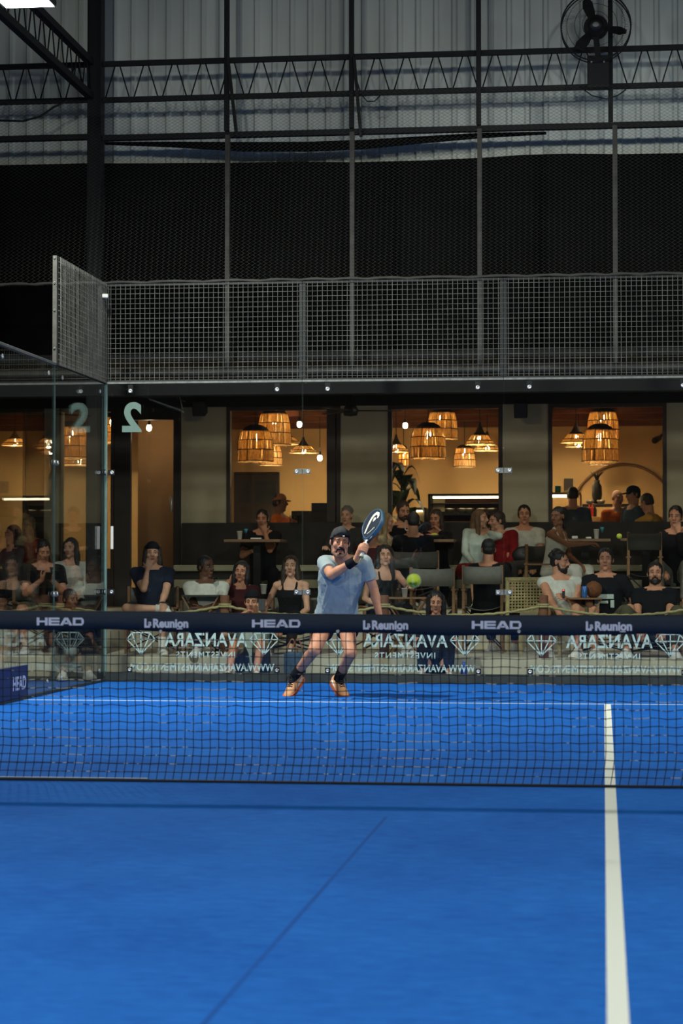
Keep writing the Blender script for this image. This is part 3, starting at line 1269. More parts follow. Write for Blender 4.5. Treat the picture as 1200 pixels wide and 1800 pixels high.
# shade cloth, edge scalloped between poles
mb = MB()
top = [(-40, 291), (60, 289), (150, 287), (260, 287), (400, 286), (520, 284), (620, 285), (740, 282), (850, 277), (920, 272), (1000, 270), (1090, 271), (1200, 269), (1400, 270)]
SY = 12.18
vs = []
pts2 = [at(px, py, SY) for px, py in top]
pts2 = [V((-9, SY, pts2[0].z))] + pts2 + [V((6, SY, pts2[-1].z))]
zbot = ZW1 + 0.205
rows = []
for p in pts2:
    rows.append([V((p.x, SY, p.z)), V((p.x, SY + .02, p.z)), V((p.x, SY + .02, zbot)), V((p.x, SY, zbot))])
mb.rings(rows)
o = mb.build('shade_cloth', 'shade_cloth', None, local=Matrix.Translation(-V((-9, SY, zbot))))
o.location = (-9, SY, zbot)
tag(o, 'wide black shade cloth hanging below the sheet wall', 'shade cloth')
# knotted wire netting strung from the fence top to the beam
mb = MB()
x0n, x1n = -6.6, 2.6
z0n, z1n = 4.0, 6.02
dx, dz = 0.058, 0.0185
cols = int((x1n - x0n) / dx)
rws = int((z1n - z0n) / dz)


def np2(x, z):
    f = (z - z0n) / (z1n - z0n)
    return V((x, GY + 0.05 + 0.5 * f + 0.03 * math.sin(x * 1.3) * math.sin(PI * f), z + 0.02 * math.sin(x * 1.1 + 1) * math.sin(PI * f)))


for i in range(cols + 1):
    x = x0n + i * dx
    mb.tube([np2(x + (dx * .5 if j % 2 else 0), z0n + j * dz) for j in range(rws + 1)], 0.0019, 3, False)
    mb.tube([np2(x - (dx * .5 if j % 2 else 0), z0n + j * dz) for j in range(rws + 1)], 0.0019, 3, False)
netw = thing('wire_netting', 'fine diamond netting strung from the mesh fence up to the beam', 'netting', (x0n, GY, 4.0))
L = Matrix.Translation(-V(netw.location))
mb.build('strands', 'net_wire', netw, local=L)
mb = MB()
path = []
for i in range(161):
    x = x0n + (x1n - x0n) * i / 160
    path.append(V((x, GY + 0.012, 4.012 + 0.012 * abs(math.sin(x * 7 + math.sin(x * 2.3))))))
mb.tube(path, [0.012 + 0.007 * abs(math.sin(i * .9)) for i in range(161)], 6)
mb.build('edge_rope', 'net_wire', netw, True, local=L)
# cables on the truss
for pts_, lab in (([(0, 212), (40, 213), (70, 205), (95, 188), (118, 178)], 'loose dark cable drooping under the left truss'),
                  ([(1018, 152), (1040, 168), (1065, 174), (1085, 168), (1100, 157)], 'loose dark cable drooping below the fan'),
                  ([(634, 165), (645, 178), (658, 178), (670, 166)], 'short cable loop under the truss by the second mullion')):
    pp = [at(px, py, TY - .05) for px, py in pts_]
    mb = MB()
    mb.tube(pp, 0.012 if pts_[0][0] == 0 else 0.007, 6)
    o = mb.build('cable', 'black_rubber', None, True, local=Matrix.Translation(-pp[0]))
    o.location = pp[0]
    tag(o, lab, 'cable')

# wall fan
fc = at(1047, 48, 11.2)
fan = thing('industrial_fan', 'large round black wall fan on the truss at upper right', 'fan', fc)
R_ = 0.36
mb = MB()
mb.tube([V((R_ * math.cos(2 * PI * i / 48), -.06, R_ * math.sin(2 * PI * i / 48))) for i in range(49)], 0.009, 6, False)
mb.tube([V((R_ * math.cos(2 * PI * i / 48), .06, R_ * math.sin(2 * PI * i / 48))) for i in range(49)], 0.007, 6, False)
for i in range(120):
    a = 2 * PI * i / 120
    c, s = math.cos(a), math.sin(a)
    a2 = a + 0.28
    mb.tube([V((.06 * c, -.12, .06 * s)), V((.22 * math.cos(a + .15), -.11, .22 * math.sin(a + .15))), V((R_ * math.cos(a2), -.06, R_ * math.sin(a2)))], 0.0016, 3, False)
for rr in (.14, .22, .30):
    mb.tube([V((rr * math.cos(2 * PI * i / 40), -.113 + (rr - .14) * .12, rr * math.sin(2 * PI * i / 40))) for i in range(41)], 0.0025, 4, False)
mb.build('grille', 'black_steel', fan, True)
mb = MB()
mb.ell((0, -.05, 0), (.10, .11, .10))
mb.ell((0, .12, .03), (.13, .14, .13))
mb.build('motor', 'black_plastic', fan, True)
mb = MB()
mb.ell((0.0, -.158, -.01), (.036, .006, .028))
mb.build('badge', 'galvanised', fan, True)
for q in range(3):
    a = PI / 2 + .35 + q * 2 * PI / 3
    mb = MB()
    rs = []
    for f, wdt in ((.08, .05), (.16, .09), (.25, .11), (.32, .06)):
        ca, sa = math.cos(a), math.sin(a)
        tn = V((-sa, 0, ca))
        cc = V((ca * f, 0, sa * f))
        tw = V((0, .04, 0))
        rs.append([cc + tn * wdt * .5 + tw, cc + tn * wdt * .5 + tw + V((0, .004, 0)), cc - tn * wdt * .5 - tw + V((0, .004, 0)), cc - tn * wdt * .5 - tw])
    mb.rings(rs)
    mb.build('blade', 'black_plastic', fan)
mb = MB()
zt_ = at(1047, 95, 11.2).z - fc.z
zl_ = at(1047, 152, 11.2).z - fc.z
xo = wx(1054, 11.2) - fc.x
mb.box2((xo - .115, .05, zl_), (xo + .115, .2, zt_), 0.01)
mb.bar((0, .05, -.08), (xo, .12, zt_ - .02), .1, .06)
mb.build('mounting_box', 'black_steel', fan)
for sx in (-.07, .06):
    mb = MB()
    bolt(mb, (xo + sx, .05, zt_ - .07), (0, -1, 0), .01)
    mb.build('bolt', 'bolt_steel', fan, True)

# floodlights (the left one peeps into the picture)
for i, (x, y, z, p_) in enumerate(FLOOD):
    lab = ['bright white floodlight at the top left above the court', 'floodlight above the right side of the far half of the court',
           'floodlight above the left side of the near half of the court', 'floodlight above the right side of the near half of the court'][i]
    t = thing('floodlight', lab, 'floodlight', (x, y, z), 0, 'court floodlights')
    s = -1 if x > 0 else 1
    mb = MB()
    mb.box((0, 0, 0.035), (.46, .34, .06), None, 0.015)
    for q in range(7):
        mb.box((-.18 + q * .06, 0, 0.085), (.012, .3, .05))
    mb.build('housing', 'dark_steel', t)
    mb = MB()
    mb.box((0, 0, 0.002), (.42, .30, .006))
    mb.build('led_panel', 'flood_led', t)
    mb = MB()
    mb.bar((-s * .05, 0, .08), (-s * .05, 0, .5), .05, .05)
    mb.build('bracket', 'dark_steel', t)

# ------------------------------------------------------------------ bar interior: lamps
def shade_tiers(kind, W, H):
    """list of (mesh builder, name, material) for a woven grass lampshade, hanging point at z=0 top"""
    out = []
    R_ = W / 2
    rnd = random.Random(int(W * 1000 + H * 77))
    if kind == 'dome':
        cap = MB()
        cap.lathe([(0.012, 0.0), (R_ * .35, -.02 * H), (R_ * .62, -.09 * H), (R_ * .80, -.2 * H), (R_ * .78, -.2 * H), (R_ * .6, -.1 * H), (0.01, -.02 * H)], seg=28)
        out.append((cap, 'shade_cap', 'lamp_cap'))
        prof_ = [(.80, -.17), (.94, -.42), (.99, -.68), (1.0, -.98)]
    else:
        cap = MB()
        cap.lathe([(0.015, 0.0), (R_ * .12, -.18 * H), (R_ * .3, -.45 * H), (R_ * .55, -.62 * H), (R_ * .53, -.62 * H), (R_ * .28, -.47 * H), (0.01, -.1 * H)], seg=28)
        out.append((cap, 'shade_cap', 'lamp_cap'))
        prof_ = [(.52, -.58), (.84, -.84), (1.0, -1.0)]
    fr = MB()
    rim = MB()
    for k in range(len(prof_) - 1):
        r0, z0 = prof_[k][0] * R_, prof_[k][1] * H
        r1, z1 = prof_[k + 1][0] * R_, prof_[k + 1][1] * H
        n = int(62 * W / .5)
        for i in range(n):
            a = 2 * PI * (i + rnd.uniform(-.3, .3)) / n
            wd = 2 * PI / n * rnd.uniform(.42, .66)
            ra = r0 * rnd.uniform(.985, 1.02)
            rb = r1 * rnd.uniform(.97, 1.02)
            zz = z1 - rnd.uniform(0, .035) * H
            th = .003
            q = []
            for rr, z in ((ra, z0), (rb, zz)):
                for aa in (a - wd, a + wd):
                    q.append(V((rr * math.cos(aa), rr * math.sin(aa), z)))
            q2 = [v * 1 - V((v.x, v.y, 0)).normalized() * th for v in q]
            fr.add(q + q2, [(0, 1, 3, 2), (4, 6, 7, 5), (0, 2, 6, 4), (1, 5, 7, 3), (0, 4, 5, 1), (2, 3, 7, 6)])
        for (rr, z) in (((r0, z0),) if k else ()) + (((r1, z1),) if k == len(prof_) - 2 else ()):
            rim.tube([V((rr * 1.015 * math.cos(2 * PI * i / 32), rr * 1.015 * math.sin(2 * PI * i / 32), z)) for i in range(33)], .006, 5, False)
    for i in range(6):
        a = 2 * PI * i / 6 + .2
        rim.tube([V((p[0] * R_ * 1.01 * math.cos(a), p[0] * R_ * 1.01 * math.sin(a), p[1] * H)) for p in prof_], .004, 4)
    out.append((fr, 'fringe', 'rattan'))
    out.append((rim, 'hoop', 'rattan_rim'))
    return out


def lamp(kind, px, pyt, pyb, wpx, Y, label, bulb_f=.35, power=75):
    top = at(px, pyt, Y)
    bot = at(px, pyb, Y)
    k = wx(px + 50, Y) - wx(px - 50, Y)
    W = wpx * k / 100
    H = top.z - bot.z
    t = thing('pendant_lamp', label, 'lamp', top, 0, 'woven grass pendant lamps in the bar')
    for mb, nm, mm in shade_tiers(kind, W, H):
        mb.build(nm, mm, t, nm != 'fringe')
    mb = MB()
    zc_ = 3.80 - (Y - 16.7) * .085 - top.z
    mb.tube([(0, 0, -.1 * H), (0, 0, max(zc_, .05))], .006, 6)
    mb.build('cord', 'black_rubber', t)
    bz = -bulb_f * H if kind == 'dome' else -.8 * H
    mb = MB()
    mb.ell((0, 0, bz), (.046, .046, .052), None, 14, 8)
    mb.build('bulb', 'bulb', t, True)
    l = D.lights.new('bulb_light', 'POINT')
    l.energy = power
    l.color = (1.0, 0.78, 0.49)
    l.shadow_soft_size = 0.05
    o = D.objects.new('bulb_light', l)
    COL.objects.link(o)
    o.parent = t
    o.location = (0, 0, bz - .02)
    return t


LAMPS = [
    ('dome', 482, 716, 783, 58, 18.6, 'domed grass pendant lamp, highest in the left bar window'),
    ('dome', 449, 746, 812, 62, 17.6, 'big domed grass pendant lamp, lowest in the left bar window'),
    ('dome', 476, 778, 818, 40, 20.3, 'small domed grass lamp behind the big one in the left bar window'),
    ('flat', 502, 752, 781, 56, 19.4, 'flat conical grass lamp between the domes and the glass seam'),
    ('flat', 533, 768, 796, 50, 18.8, 'flat conical grass lamp crossing the first back glass seam'),
    ('dome', 592, 782, 822, 30, 20.6, 'small grass lamp beside the brown window mullion'),
    ('dome', 777, 716, 772, 54, 18.8, 'domed grass pendant lamp, highest in the middle bar window'),
    ('dome', 752, 742, 806, 63, 17.6, 'big domed grass pendant lamp, lowest in the middle bar window'),
    ('dome', 816, 781, 821, 38, 20.3, 'small domed grass lamp low at the middle window, above the display case'),
    ('flat', 843, 742, 781, 52, 18.6, 'flat conical grass lamp, upper of two at the right of the middle window'),
    ('flat', 856, 758, 792, 48, 19.4, 'flat conical grass lamp, lower of two at the right of the middle window'),
    ('flat', 696, 764, 794, 44, 19.0, 'flat conical grass lamp at the left edge of the middle window, above the plant'),
    ('dome', 709, 782, 820, 18, 20.6, 'slim grass lamp above the plant in the middle window'),
    ('dome', 1059, 714, 775, 57, 18.8, 'domed grass pendant lamp, highest in the right bar window'),
    ('dome', 1054, 744, 812, 64, 17.6, 'big domed grass pendant lamp, lowest in the right bar window'),
    ('flat', 1012, 742, 778, 56, 18.8, 'flat conical grass lamp left of the domes in the right window'),
    ('flat', 1016, 758, 785, 46, 19.8, 'flat conical grass lamp behind another in the right window'),
    ('dome', 1052, 782, 817, 34, 20.6, 'small domed grass lamp peeping below the big one in the right window'),
    ('dome', 195, 726, 778, 54, 18.8, 'domed grass pendant lamp straddling the corner post, behind the number'),
    ('dome', 125, 740, 806, 62, 17.6, 'big domed grass pendant lamp seen through the side glass under the number'),
    ('flat', 142, 782, 817, 82, 19.4, 'wide flat grass lamp seen through the side glass below the big dome'),
    ('flat', 26, 755, 783, 46, 18.6, 'flat conical grass lamp at the left picture edge'),
    
]
for a in LAMPS:
    a = list(a)
    a[5] = 19.3 + (a[5] - 17.6) * .62     # all hang about three metres inside the windows
    lamp(*a)
# bare bulbs on a string
for px, py, Y, lab in ((526, 746, 19.5, 'bare bulb hanging right of the upper dome in the left window'), (562, 805, 20.5, 'bare bulb low beside the mullion in the left window'),
                       (202, 805, 19, 'bare bulb beside the corner post below the grass lamp'), (712, 748, 19.6, 'bare bulb hanging at the left of the middle window'), (262, 752, 17.5, 'bare bulb behind the glazed door, right of the number')):
    p = at(px, py, Y)
    t = thing('bare_bulb', lab, 'bulb', p, 0, 'bare bulbs in the bar')
    if px == 262:
        l = D.lights.new('bulb_light', 'POINT')
        l.energy = 17
        l.color = (1.0, 0.78, 0.49)
        l.shadow_soft_size = 0.05
        o = D.objects.new('bulb_light', l)
        COL.objects.link(o)
        o.parent = t
        o.location = (0, -.02, -.07)
    mb = MB()
    mb.ell((0, 0, 0), (.036, .036, .045), None, 12, 8)
    mb.build('bulb', 'bulb', t, True)
    mb = MB()
    mb.lathe([(.018, .03), (.02, .09), (.008, .1)], seg=10)
    mb.tube([(0, 0, .09), (0, 0, 3.80 - (Y - 16.7) * .085 - p.z)], .005, 5)
    mb.build('socket', 'black_plastic', t)


def boxthing(name, label, cat, m, p0, p1, Y0, depth, bev=0.006, group=None):
    """a solid standing in the scene: p0/p1 = picture corners of its front, depth behind"""
    a = at(p0[0], p0[1], Y0)
    b = at(p1[0], p1[1], Y0)
    mb = MB()
    c = V(((a.x + b.x) / 2, Y0 + depth / 2, min(a.z, b.z)))
    mb.box2((min(a.x, b.x), Y0, min(a.z, b.z)), (max(a.x, b.x), Y0 + depth, max(a.z, b.z)), bev)
    o = mb.build(name, m, None, local=Matrix.Translation(-c))
    o.location = c
    return tag(o, label, cat, group)


# left window: dark double door at the rear
t = thing('inner_door', 'dark double door with glass lights at the rear of the bar', 'door', (at(450, 918, 21.9).x, 21.9, CZ))
L = Matrix.Translation(-V(t.location))
a, b = at(411, 830, 21.9), at(490, 830, 21.9)
mb = MB()
mb.box2((a.x, 21.9, CZ), (b.x, 21.99, a.z), 0.005)
mb.build('frame', 'door_dark', t, local=L)
for i, (q0, q1) in enumerate(((417, 438), (447, 486))):
    p0, p1 = at(q0, 846, 21.89), at(q1, 884, 21.89)
    mb = MB()
    mb.box2((p0.x, 21.885, p1.z), (p1.x, 21.9, p0.z))
    mb.build('glass_light', 'dark_steel', t, local=L)
boxthing('counter', 'dark bar counter at the lower right of the left window', 'counter', 'door_dark', (512, 898), (585, 1000), 18.6, .7)
boxthing('espresso_machine', 'dark squat machine on the counter behind the left window', 'machine', 'black_plastic', (547, 884), (583, 898.5), 18.7, .4)
# glasses on the sill ledge
for i, px in enumerate((513, 521, 528)):
    p = at(px, 921, 16.2)
    k = 1
    mb = MB()
    mb.lathe([(.001, 0), (.026, 0), (.034, .11), (.031, .11), (.024, .006), (.001, .006)], seg=14)
    o = mb.build('drinking_glass', 'drink_glass', None, True)
    o.location = p
    tag(o, ('leftmost', 'middle', 'rightmost')[i] + ' of three clear glasses on the ledge under the left window', 'glass', 'glasses on the ledge')

# middle window: plant, fridge, lit display case
pp = at(708, 905, 17.4)
plant = thing('potted_plant', 'tall potted plant with big drooping leaves behind the middle window', 'plant', (pp.x, 17.4, CZ))
mb = MB()
mb.lathe([(.001, 0), (.15, 0), (.2, .42), (.18, .42), (.17, .38), (.001, .38)], seg=20)
mb.build('pot', 'pot', plant, True)
mb = MB()
mb.tube([(0, 0, .35), (.01, 0, 1.1), (-.03, 0, 1.75)], [.025, .02, .012], 8)
mb.build('stem', 'leaf', plant, True)
for i in range(15):
    rnd = random.Random(i)
    z = 1.0 + i * .055
    a = i * 2.4 + .3
    ln = .42 - .012 * i
    mb = MB()
    base = V((0, 0, z))
    dr_ = V((math.cos(a), math.sin(a) * .6, 0))
    sd = V((-dr_.y, dr_.x, 0)).normalized()
    rs = []
    for f in (0, .12, .3, .5, .7, .88, 1.0):
        c = base + dr_ * (ln * f * (1 - .15 * f)) + V((0, 0, .20 * math.sin(f * 2.6) - .17 * f * f))
        hw = .125 * math.sin(PI * min(1, f * .92 + .06)) ** .8 + .003
        rs.append([c - sd * hw + V((0, 0, .012)), c + V((0, 0, 0)), c + sd * hw + V((0, 0, .012)), c + V((0, 0, -.004))])
    mb.rings(rs)
    mb.build('leaf', 'leaf', plant, True)
t = thing('display_fridge', 'small lit fridge beside the plant in the middle window', 'fridge', at(737, 1000, 19.0))
L = Matrix.Translation(-V(t.location))
a, b = at(722, 892, 19), at(748, 960, 19)
mb = MB()
mb.box2((a.x, 19.0, b.z), (b.x, 19.5, a.z), 0.006)
mb.build('cabinet', 'black_plastic', t, local=L)
c, d = at(727, 899, 18.99), at(745, 940, 18.99)
mb = MB()
mb.box2((c.x, 18.985, d.z), (d.x, 19.0, c.z))
mb.build('glass_door', 'fridge_inside', t, local=L)
mb = MB()
p, q = at(728, 897, 18.97), at(744, 899, 18.97)
mb.box2((p.x, 18.965, q.z), (q.x, 18.984, p.z))
mb.build('led_strip', 'led', t, local=L)
t = thing('display_case', 'glowing food display case with a bright tube in the middle window', 'display case', (at(816, 918, 19).x, 19.2, CZ))
L = Matrix.Translation(-V(t.location))
a, b = at(752, 868, 19.0), at(884, 918, 19.0)
x0, x1, z1 = a.x, at(1000, 868, 19.0).x, a.z
x1 = b.x + .35
mb = MB()
mb.box2((x0, 19.0, CZ), (x0 + .035, 19.6, z1), .003)
mb.box2((x1 - .035, 19.0, CZ), (x1, 19.6, z1), .003)
mb.box2((x0, 19.0, z1 - .03), (x1, 19.6, z1), .003)
mb.build('frame', 'black_plastic', t, local=L)
mb = MB()
mb.box2((x0 + .035, 19.56, CZ + .5), (x1 - .035, 19.6, z1 - .03))
mb.build('back_panel', 'warm_ceiling', t, local=L)
mb = MB()
zs = at(800, 902, 19).z
zs2 = at(800, 884, 19.3).z
mb.box2((x0 + .035, 19.02, zs - .03), (x1 - .035, 19.56, zs))
mb.box2((x0 + .035, 19.3, zs2 - .015), (x1 - .035, 19.56, zs2))
mb.build('shelf', 'black_plastic', t, local=L)
mb = MB()
mb.box2((x0 + .035, 19.0, CZ), (x1 - .035, 19.56, zs - .12))
mb.build('base', 'warm_wall', t, local=L)
mb = MB()
p = at(760, 872, 19)
q = at(878, 876, 19)
mb.tube([(p.x, 19.05, (p.z + q.z) / 2), (q.x + .1, 19.05, (p.z + q.z) / 2)], .016, 10)
mb.build('tube_light', 'led', t, local=L)
mb = MB()
p, q = at(757, 876, 19.5), at(782, 900, 19.5)
mb.box2((p.x, 19.45, q.z), (q.x, 19.55, p.z), .01)
mb.build('menu_sheet', 'fridge_inside', t, local=L)
for i, px in enumerate((790, 812, 824, 846, 864)):
    p = at(px, 901, 19.25)
    mb = MB()
    mb.lathe([(.001, 0), (.035, 0), (.07, .05), (.078, .075), (.07, .075), (.03, .01), (.001, .01)], seg=16)
    o = mb.build('food_bowl', 'steel_bowl', None, True)
    o.location = (p.x, 19.25, zs)
    tag(o, ('first', 'second', 'third', 'fourth', 'fifth')[i] + ' bowl from the left on the shelf of the lit display case', 'bowl', 'bowls in the display case')

# right window: tube light shelf, sign, frame, bottles, vase, arch
t = thing('wall_shelf', 'lit wall shelf with a bright tube at the left of the right window', 'shelf', at(990, 918, 19.5))
L = Matrix.Translation(-V(t.location))
p, q = at(955, 870, 19.5), at(999, 875, 19.5)
mb = MB()
mb.tube([(p.x, 19.45, p.z - .02), (q.x, 19.45, p.z - .02)], .02, 10)
mb.build('tube_light', 'led', t, local=L)
mb = MB()
p, q = at(955, 866, 19.5), at(1021, 869.5, 19.5)
mb.box2((p.x, 19.42, q.z), (q.x, 19.75, p.z), .003)
p2, q2 = at(1019, 869, 19.5), at(1022, 930, 19.5)
mb.box2((p2.x, 19.42, CZ), (q2.x, 19.75, p2.z), .003)
mb.build('board', 'wood', t, local=L)
mb = MB()
p, q = at(955, 900, 19.7), at(1018, 930, 19.7)
mb.box2((p.x, 19.5, CZ), (q.x, 19.75, p.z), .003)
mb.build('back_counter', 'fridge_inside', t, local=L)
boxthing('sign_card', 'small green card standing on the lit shelf', 'card', 'green_sign', (975, 854), (985, 866), 19.55, .02, .003)
boxthing('menu_frame', 'dark framed board standing on the lit shelf', 'frame', 'door_dark', (991, 841), (1007, 862), 21.9, .05, .005)
mb = MB()
arc = []
for i in range(25):
    a = PI * i / 24
    arc.append(at(1095 - 92 * math.cos(a), 908 - 92 * math.sin(a), 21.95))
mb.tube(arc, .02, 8)
o = mb.build('wall_arch', 'wood', None, True, local=Matrix.Translation(-arc[0]))
o.location = arc[0]
tag(o, 'thin curved arch moulding on the rear wall in the right window', 'arch')
boxthing('back_bar', 'long back counter with a shelf in the right window', 'counter', 'warm_wall', (1023, 908), (1300, 1000), 19.6, .5)
boxthing('back_shelf', 'thin dark shelf above the back counter in the right window', 'shelf', 'door_dark', (1023, 886), (1110, 890), 19.8, .3, .004)
for i, px in enumerate((1035.5, 1040.5, 1045)):
    p = at(px, 908.5, 19.7)
    mb = MB()
    mb.lathe([(.001, 0), (.028, 0), (.03, .1), (.012, .14), (.012, .17), (.001, .17)], seg=12)
    o = mb.build('sauce_bottle', 'red_plastic' if i != 2 else 'black_plastic', None, True)
    o.location = (p.x, 19.75, at(px, 908, 19.6).z)
    tag(o, ('left red', 'right red', 'dark')[i] + ' bottle standing on the back counter', 'bottle', 'bottles on the back counter')
for i, px in enumerate((1036, 1056)):
    p = at(px, 886, 19.8)
    mb = MB()
    mb.lathe([(.001, 0), (.03, 0), (.055, .03), (.06, .06), (.05, .06), (.02, .01), (.001, .01)], seg=14)
    o = mb.build('steel_cup', 'steel_bowl', None, True)
    o.location = (p.x, 19.9, p.z)
    tag(o, ('left', 'right')[i] + ' metal bowl on the thin dark shelf', 'bowl', 'bowls on the thin shelf')
p = at(1049, 886, 20.2)
t = thing('vase', 'dark vase with spiky leaves on the shelf in the right window', 'vase', (p.x, 20.0, p.z))
mb = MB()
mb.lathe([(.001, 0), (.05, 0), (.075, .12), (.07, .25), (.04, .3), (.045, .34), (.001, .3)], seg=16)
mb.build('body', 'dark_steel', t, True)
for i in range(9):
    a = i * .7
    mb = MB()
    mb.tube([(0, 0, .3), (.03 * math.cos(a), .03 * math.sin(a), .4), (.1 * math.cos(a), .1 * math.sin(a), .46)], [.008, .012, .002], 5)
    mb.build('leaf', 'dark_steel', t, True)
p = at(1172, 768, 21.9)
t = thing('wall_camera', 'small dark camera on the rear wall at the right window edge', 'camera', at(1158, 770, 21.95))
mb = MB()
mb.cone((0, 0, 0), (-.07, -.2, -.05), .04, .05)
mb.bar((0, 0, 0), (.05, .05, .06), .03, .03)
mb.build('body', 'black_plastic', t, True)

# speakers, ceiling fan, mounting arm under the soffit
for px, py, lab in ((351, 716, 'black loudspeaker under the soffit above the left pier'), (915, 719, 'black loudspeaker under the soffit above the right pier')):
    p = at(px, py, 16.25)
    t = thing('loudspeaker', lab, 'speaker', p, 0, 'loudspeakers under the soffit')
    mb = MB()
    mb.box((0, 0, 0), (.17, .2, .2), Matrix.Rotation(.3, 3, 'X'), .015)
    mb.build('cabinet', 'black_plastic', t)
    mb = MB()
    mb.bar((0, .05, .05), (0, .2, .14), .03, .03)
    mb.build('bracket', 'black_steel', t)
p = at(616, 722, 15.0)
t = thing('ceiling_fan', 'dark ceiling fan under the soffit in front of the middle pier', 'fan', p)
mb = MB()
mb.lathe([(.001, -.07), (.08, -.06), (.1, 0), (.07, .06), (.02, .08), (.02, ZW1 + .12 - p.z), (.001, ZW1 + .12 - p.z)], seg=18)
mb.build('hub', 'black_plastic', t, True)
for q in range(3):
    a = .12 + q * 2 * PI / 3
    mb = MB()
    d = V((math.cos(a), math.sin(a), 0))
    mb.bar(d * .08, d * .62, .11, .012, .004)
    mb.build('blade', 'frame_brown', t)
t = thing('awning_arm', 'thin folded awning arm under the soffit near the number', 'arm', at(321, 706, 14.0))
L = Matrix.Translation(-V(t.location))
for a, b in (((262, 702), (321, 721)), ((321, 721), (311, 680)), ((310, 700), (325, 706))):
    mb = MB()
    mb.bar(at(a[0], a[1], 14.0), at(b[0], b[1], 14.0), .012, .012)
    mb.build('rod', 'pole_grey', t, local=L)

# ------------------------------------------------------------------ banquette along the facade
t = thing('banquette', 'long dark backed bench with pale seat along the bar front', 'bench', (xw(320), FY - .3, CZ))
L = Matrix.Translation(-V(t.location))
xa, xb = xw(322), xw(1290)
zs_ = at(700, 993, 15.85).z
zs0 = at(700, 1004, 15.85).z
mb = MB()
mb.box2((xa, FY - .12, CZ), (xb, FY - .01, ZW0 - .005), .01)
mb.build('backrest', 'charcoal', t, local=L)
mb = MB()
mb.box2((xa, 15.85, zs0), (xb, FY - .12, zs_), .01)
mb.build('seat', 'beige_seat', t, local=L)
zz0, zz1 = at(700, 1034, 15.9).z, at(700, 1019, 15.9).z
mb = MB()
mb.box2((xa, 15.95, CZ), (xb, FY - .12, zs0))
mb.build('base', 'charcoal', t, local=L)
mb = MB()
mb.box2((xa, 15.88, zz0), (xb, 15.95, zz1), .005)
mb.build('foot_rail', 'beige_seat', t, local=L)

# ------------------------------------------------------------------ tables, chairs
def hi_table(p0, p1, py, Y, label, ped=None):
    a, b = at(p0, py, Y), at(p1, py, Y)
    cx = (a.x + b.x) / 2
    W = b.x - a.x
    t = thing('terrace_table', label, 'table', (cx, Y + .3, CZ), 0, 'wooden tables on the upper terrace')
    zt = a.z - CZ
    mb = MB()
    mb.box2((-W / 2, -.3, zt - .035), (W / 2, .3, zt), .005)
    mb.build('table_top', 'table_wood', t)
    pxl = (wx(ped, Y + .3) - cx) if ped else 0
    mb = MB()
    mb.box2((pxl - .045, -.045, .02), (pxl + .045, .045, zt - .035), .004)
    mb.build('pedestal', 'black_steel', t)
    mb = MB()
    mb.box2((pxl - .24, -.22, 0), (pxl + .24, .22, .02), .004)
    mb.build('foot_plate', 'black_steel', t)
    return a.z


ZTA = hi_table(393, 492, 948, 15.0, 'wooden table on the upper terrace at the left, by the man in dark shirt', 452)
ZTB = hi_table(688, 797, 948, 15.0, 'wooden table on the upper terrace with the pink tumbler on it')
ZTC = hi_table(986, 1073, 947, 15.0, 'wooden table on the upper terrace at the right, dark pedestal showing', 1028)
ZTD = hi_table(1090, 1180, 946, 15.3, 'dark topped table on the upper terrace at the far right')


def director_chair(loc, rz, label, hs=.45, hb=.88, canvas='canvas', w_=.54, cross='pole'):
    t = thing('director_chair', label, 'chair', loc, rz, 'folding canvas chairs on the terrace')
    h2 = w_ / 2
    for sx in (-1, 1):
        for sy in (-1, 1):
            mb = MB()
            top = hs + .17 if sy < 0 else hb
            mb.box2((sx * h2 - .016, sy * .2 - .016, 0), (sx * h2 + .016, sy * .2 + .016, top), .004)
            mb.build('leg', 'wood', t)
        mb = MB()
        mb.box2((sx * h2 - .028, -.24, hs + .17), (sx * h2 + .028, .22, hs + .19), .005)
        mb.build('armrest', 'wood', t)
    for sy in (-.2, .2):
        for s in (-1, 1):
            mb = MB()
            mb.bar((-s * h2, sy + s * .012, .05), (s * h2, sy + s * .012, hs - .03), .028, .014)
            mb.build('cross_brace', 'black_steel', t)
    mb = MB()
    rs = []
    for i in range(9):
        f = -1 + i / 4
        z = hs - .05 * (1 - f * f)
        rs.append([V((f * h2, -.22, z)), V((f * h2, .2, z)), V((f * h2, .2, z + .006)), V((f * h2, -.22, z + .006))])
    mb.rings(rs)
    mb.build('seat', canvas, t, True)
    mb = MB()
    rs = []
    for i in range(9):
        f = -1 + i / 4
        y = .205 + .05 * (1 - f * f)
        s_ = .012 * (1 - f * f)
        rs.append([V((f * (h2 + .018), y, hb - .21)), V((f * (h2 + .018), y + .006, hb - .21)), V((f * (h2 + .018), y + .006, hb - .01 - s_)), V((f * (h2 + .018), y, hb - .01 - s_))])
    mb.rings(rs)
    mb.build('backrest', canvas, t, True)
    return t


def chair_at(px, Y, fz, rz, label, **k):
    return director_chair((wx(px, Y), Y, fz), rz, label, **k)


# the two empty-backed chairs turned away from us
def chair_px(p0, p1, pyt, Y, fz, label, **k):
    a, b = at(p0, pyt, Y), at(p1, pyt, Y)
    W = (b.x - a.x) - .036
    c = chair_at((p0 + p1) / 2, Y + .205, fz, PI, label, w_=W, hb=a.z - fz + .005, **k)
    return c


chair_px(813, 886, 994, 12.6, BZ, 'folding canvas chair turned away, under the dark haired man', hs=.52)
chair_px(722, 802, 998, 12.6, BZ, 'folding canvas chair turned away, just right of the ball', hs=.52)
chair_px(1101, 1163, 936, 14.1, CZ, 'tall folding chair with dark canvas at the far right table', canvas='canvas_dark')


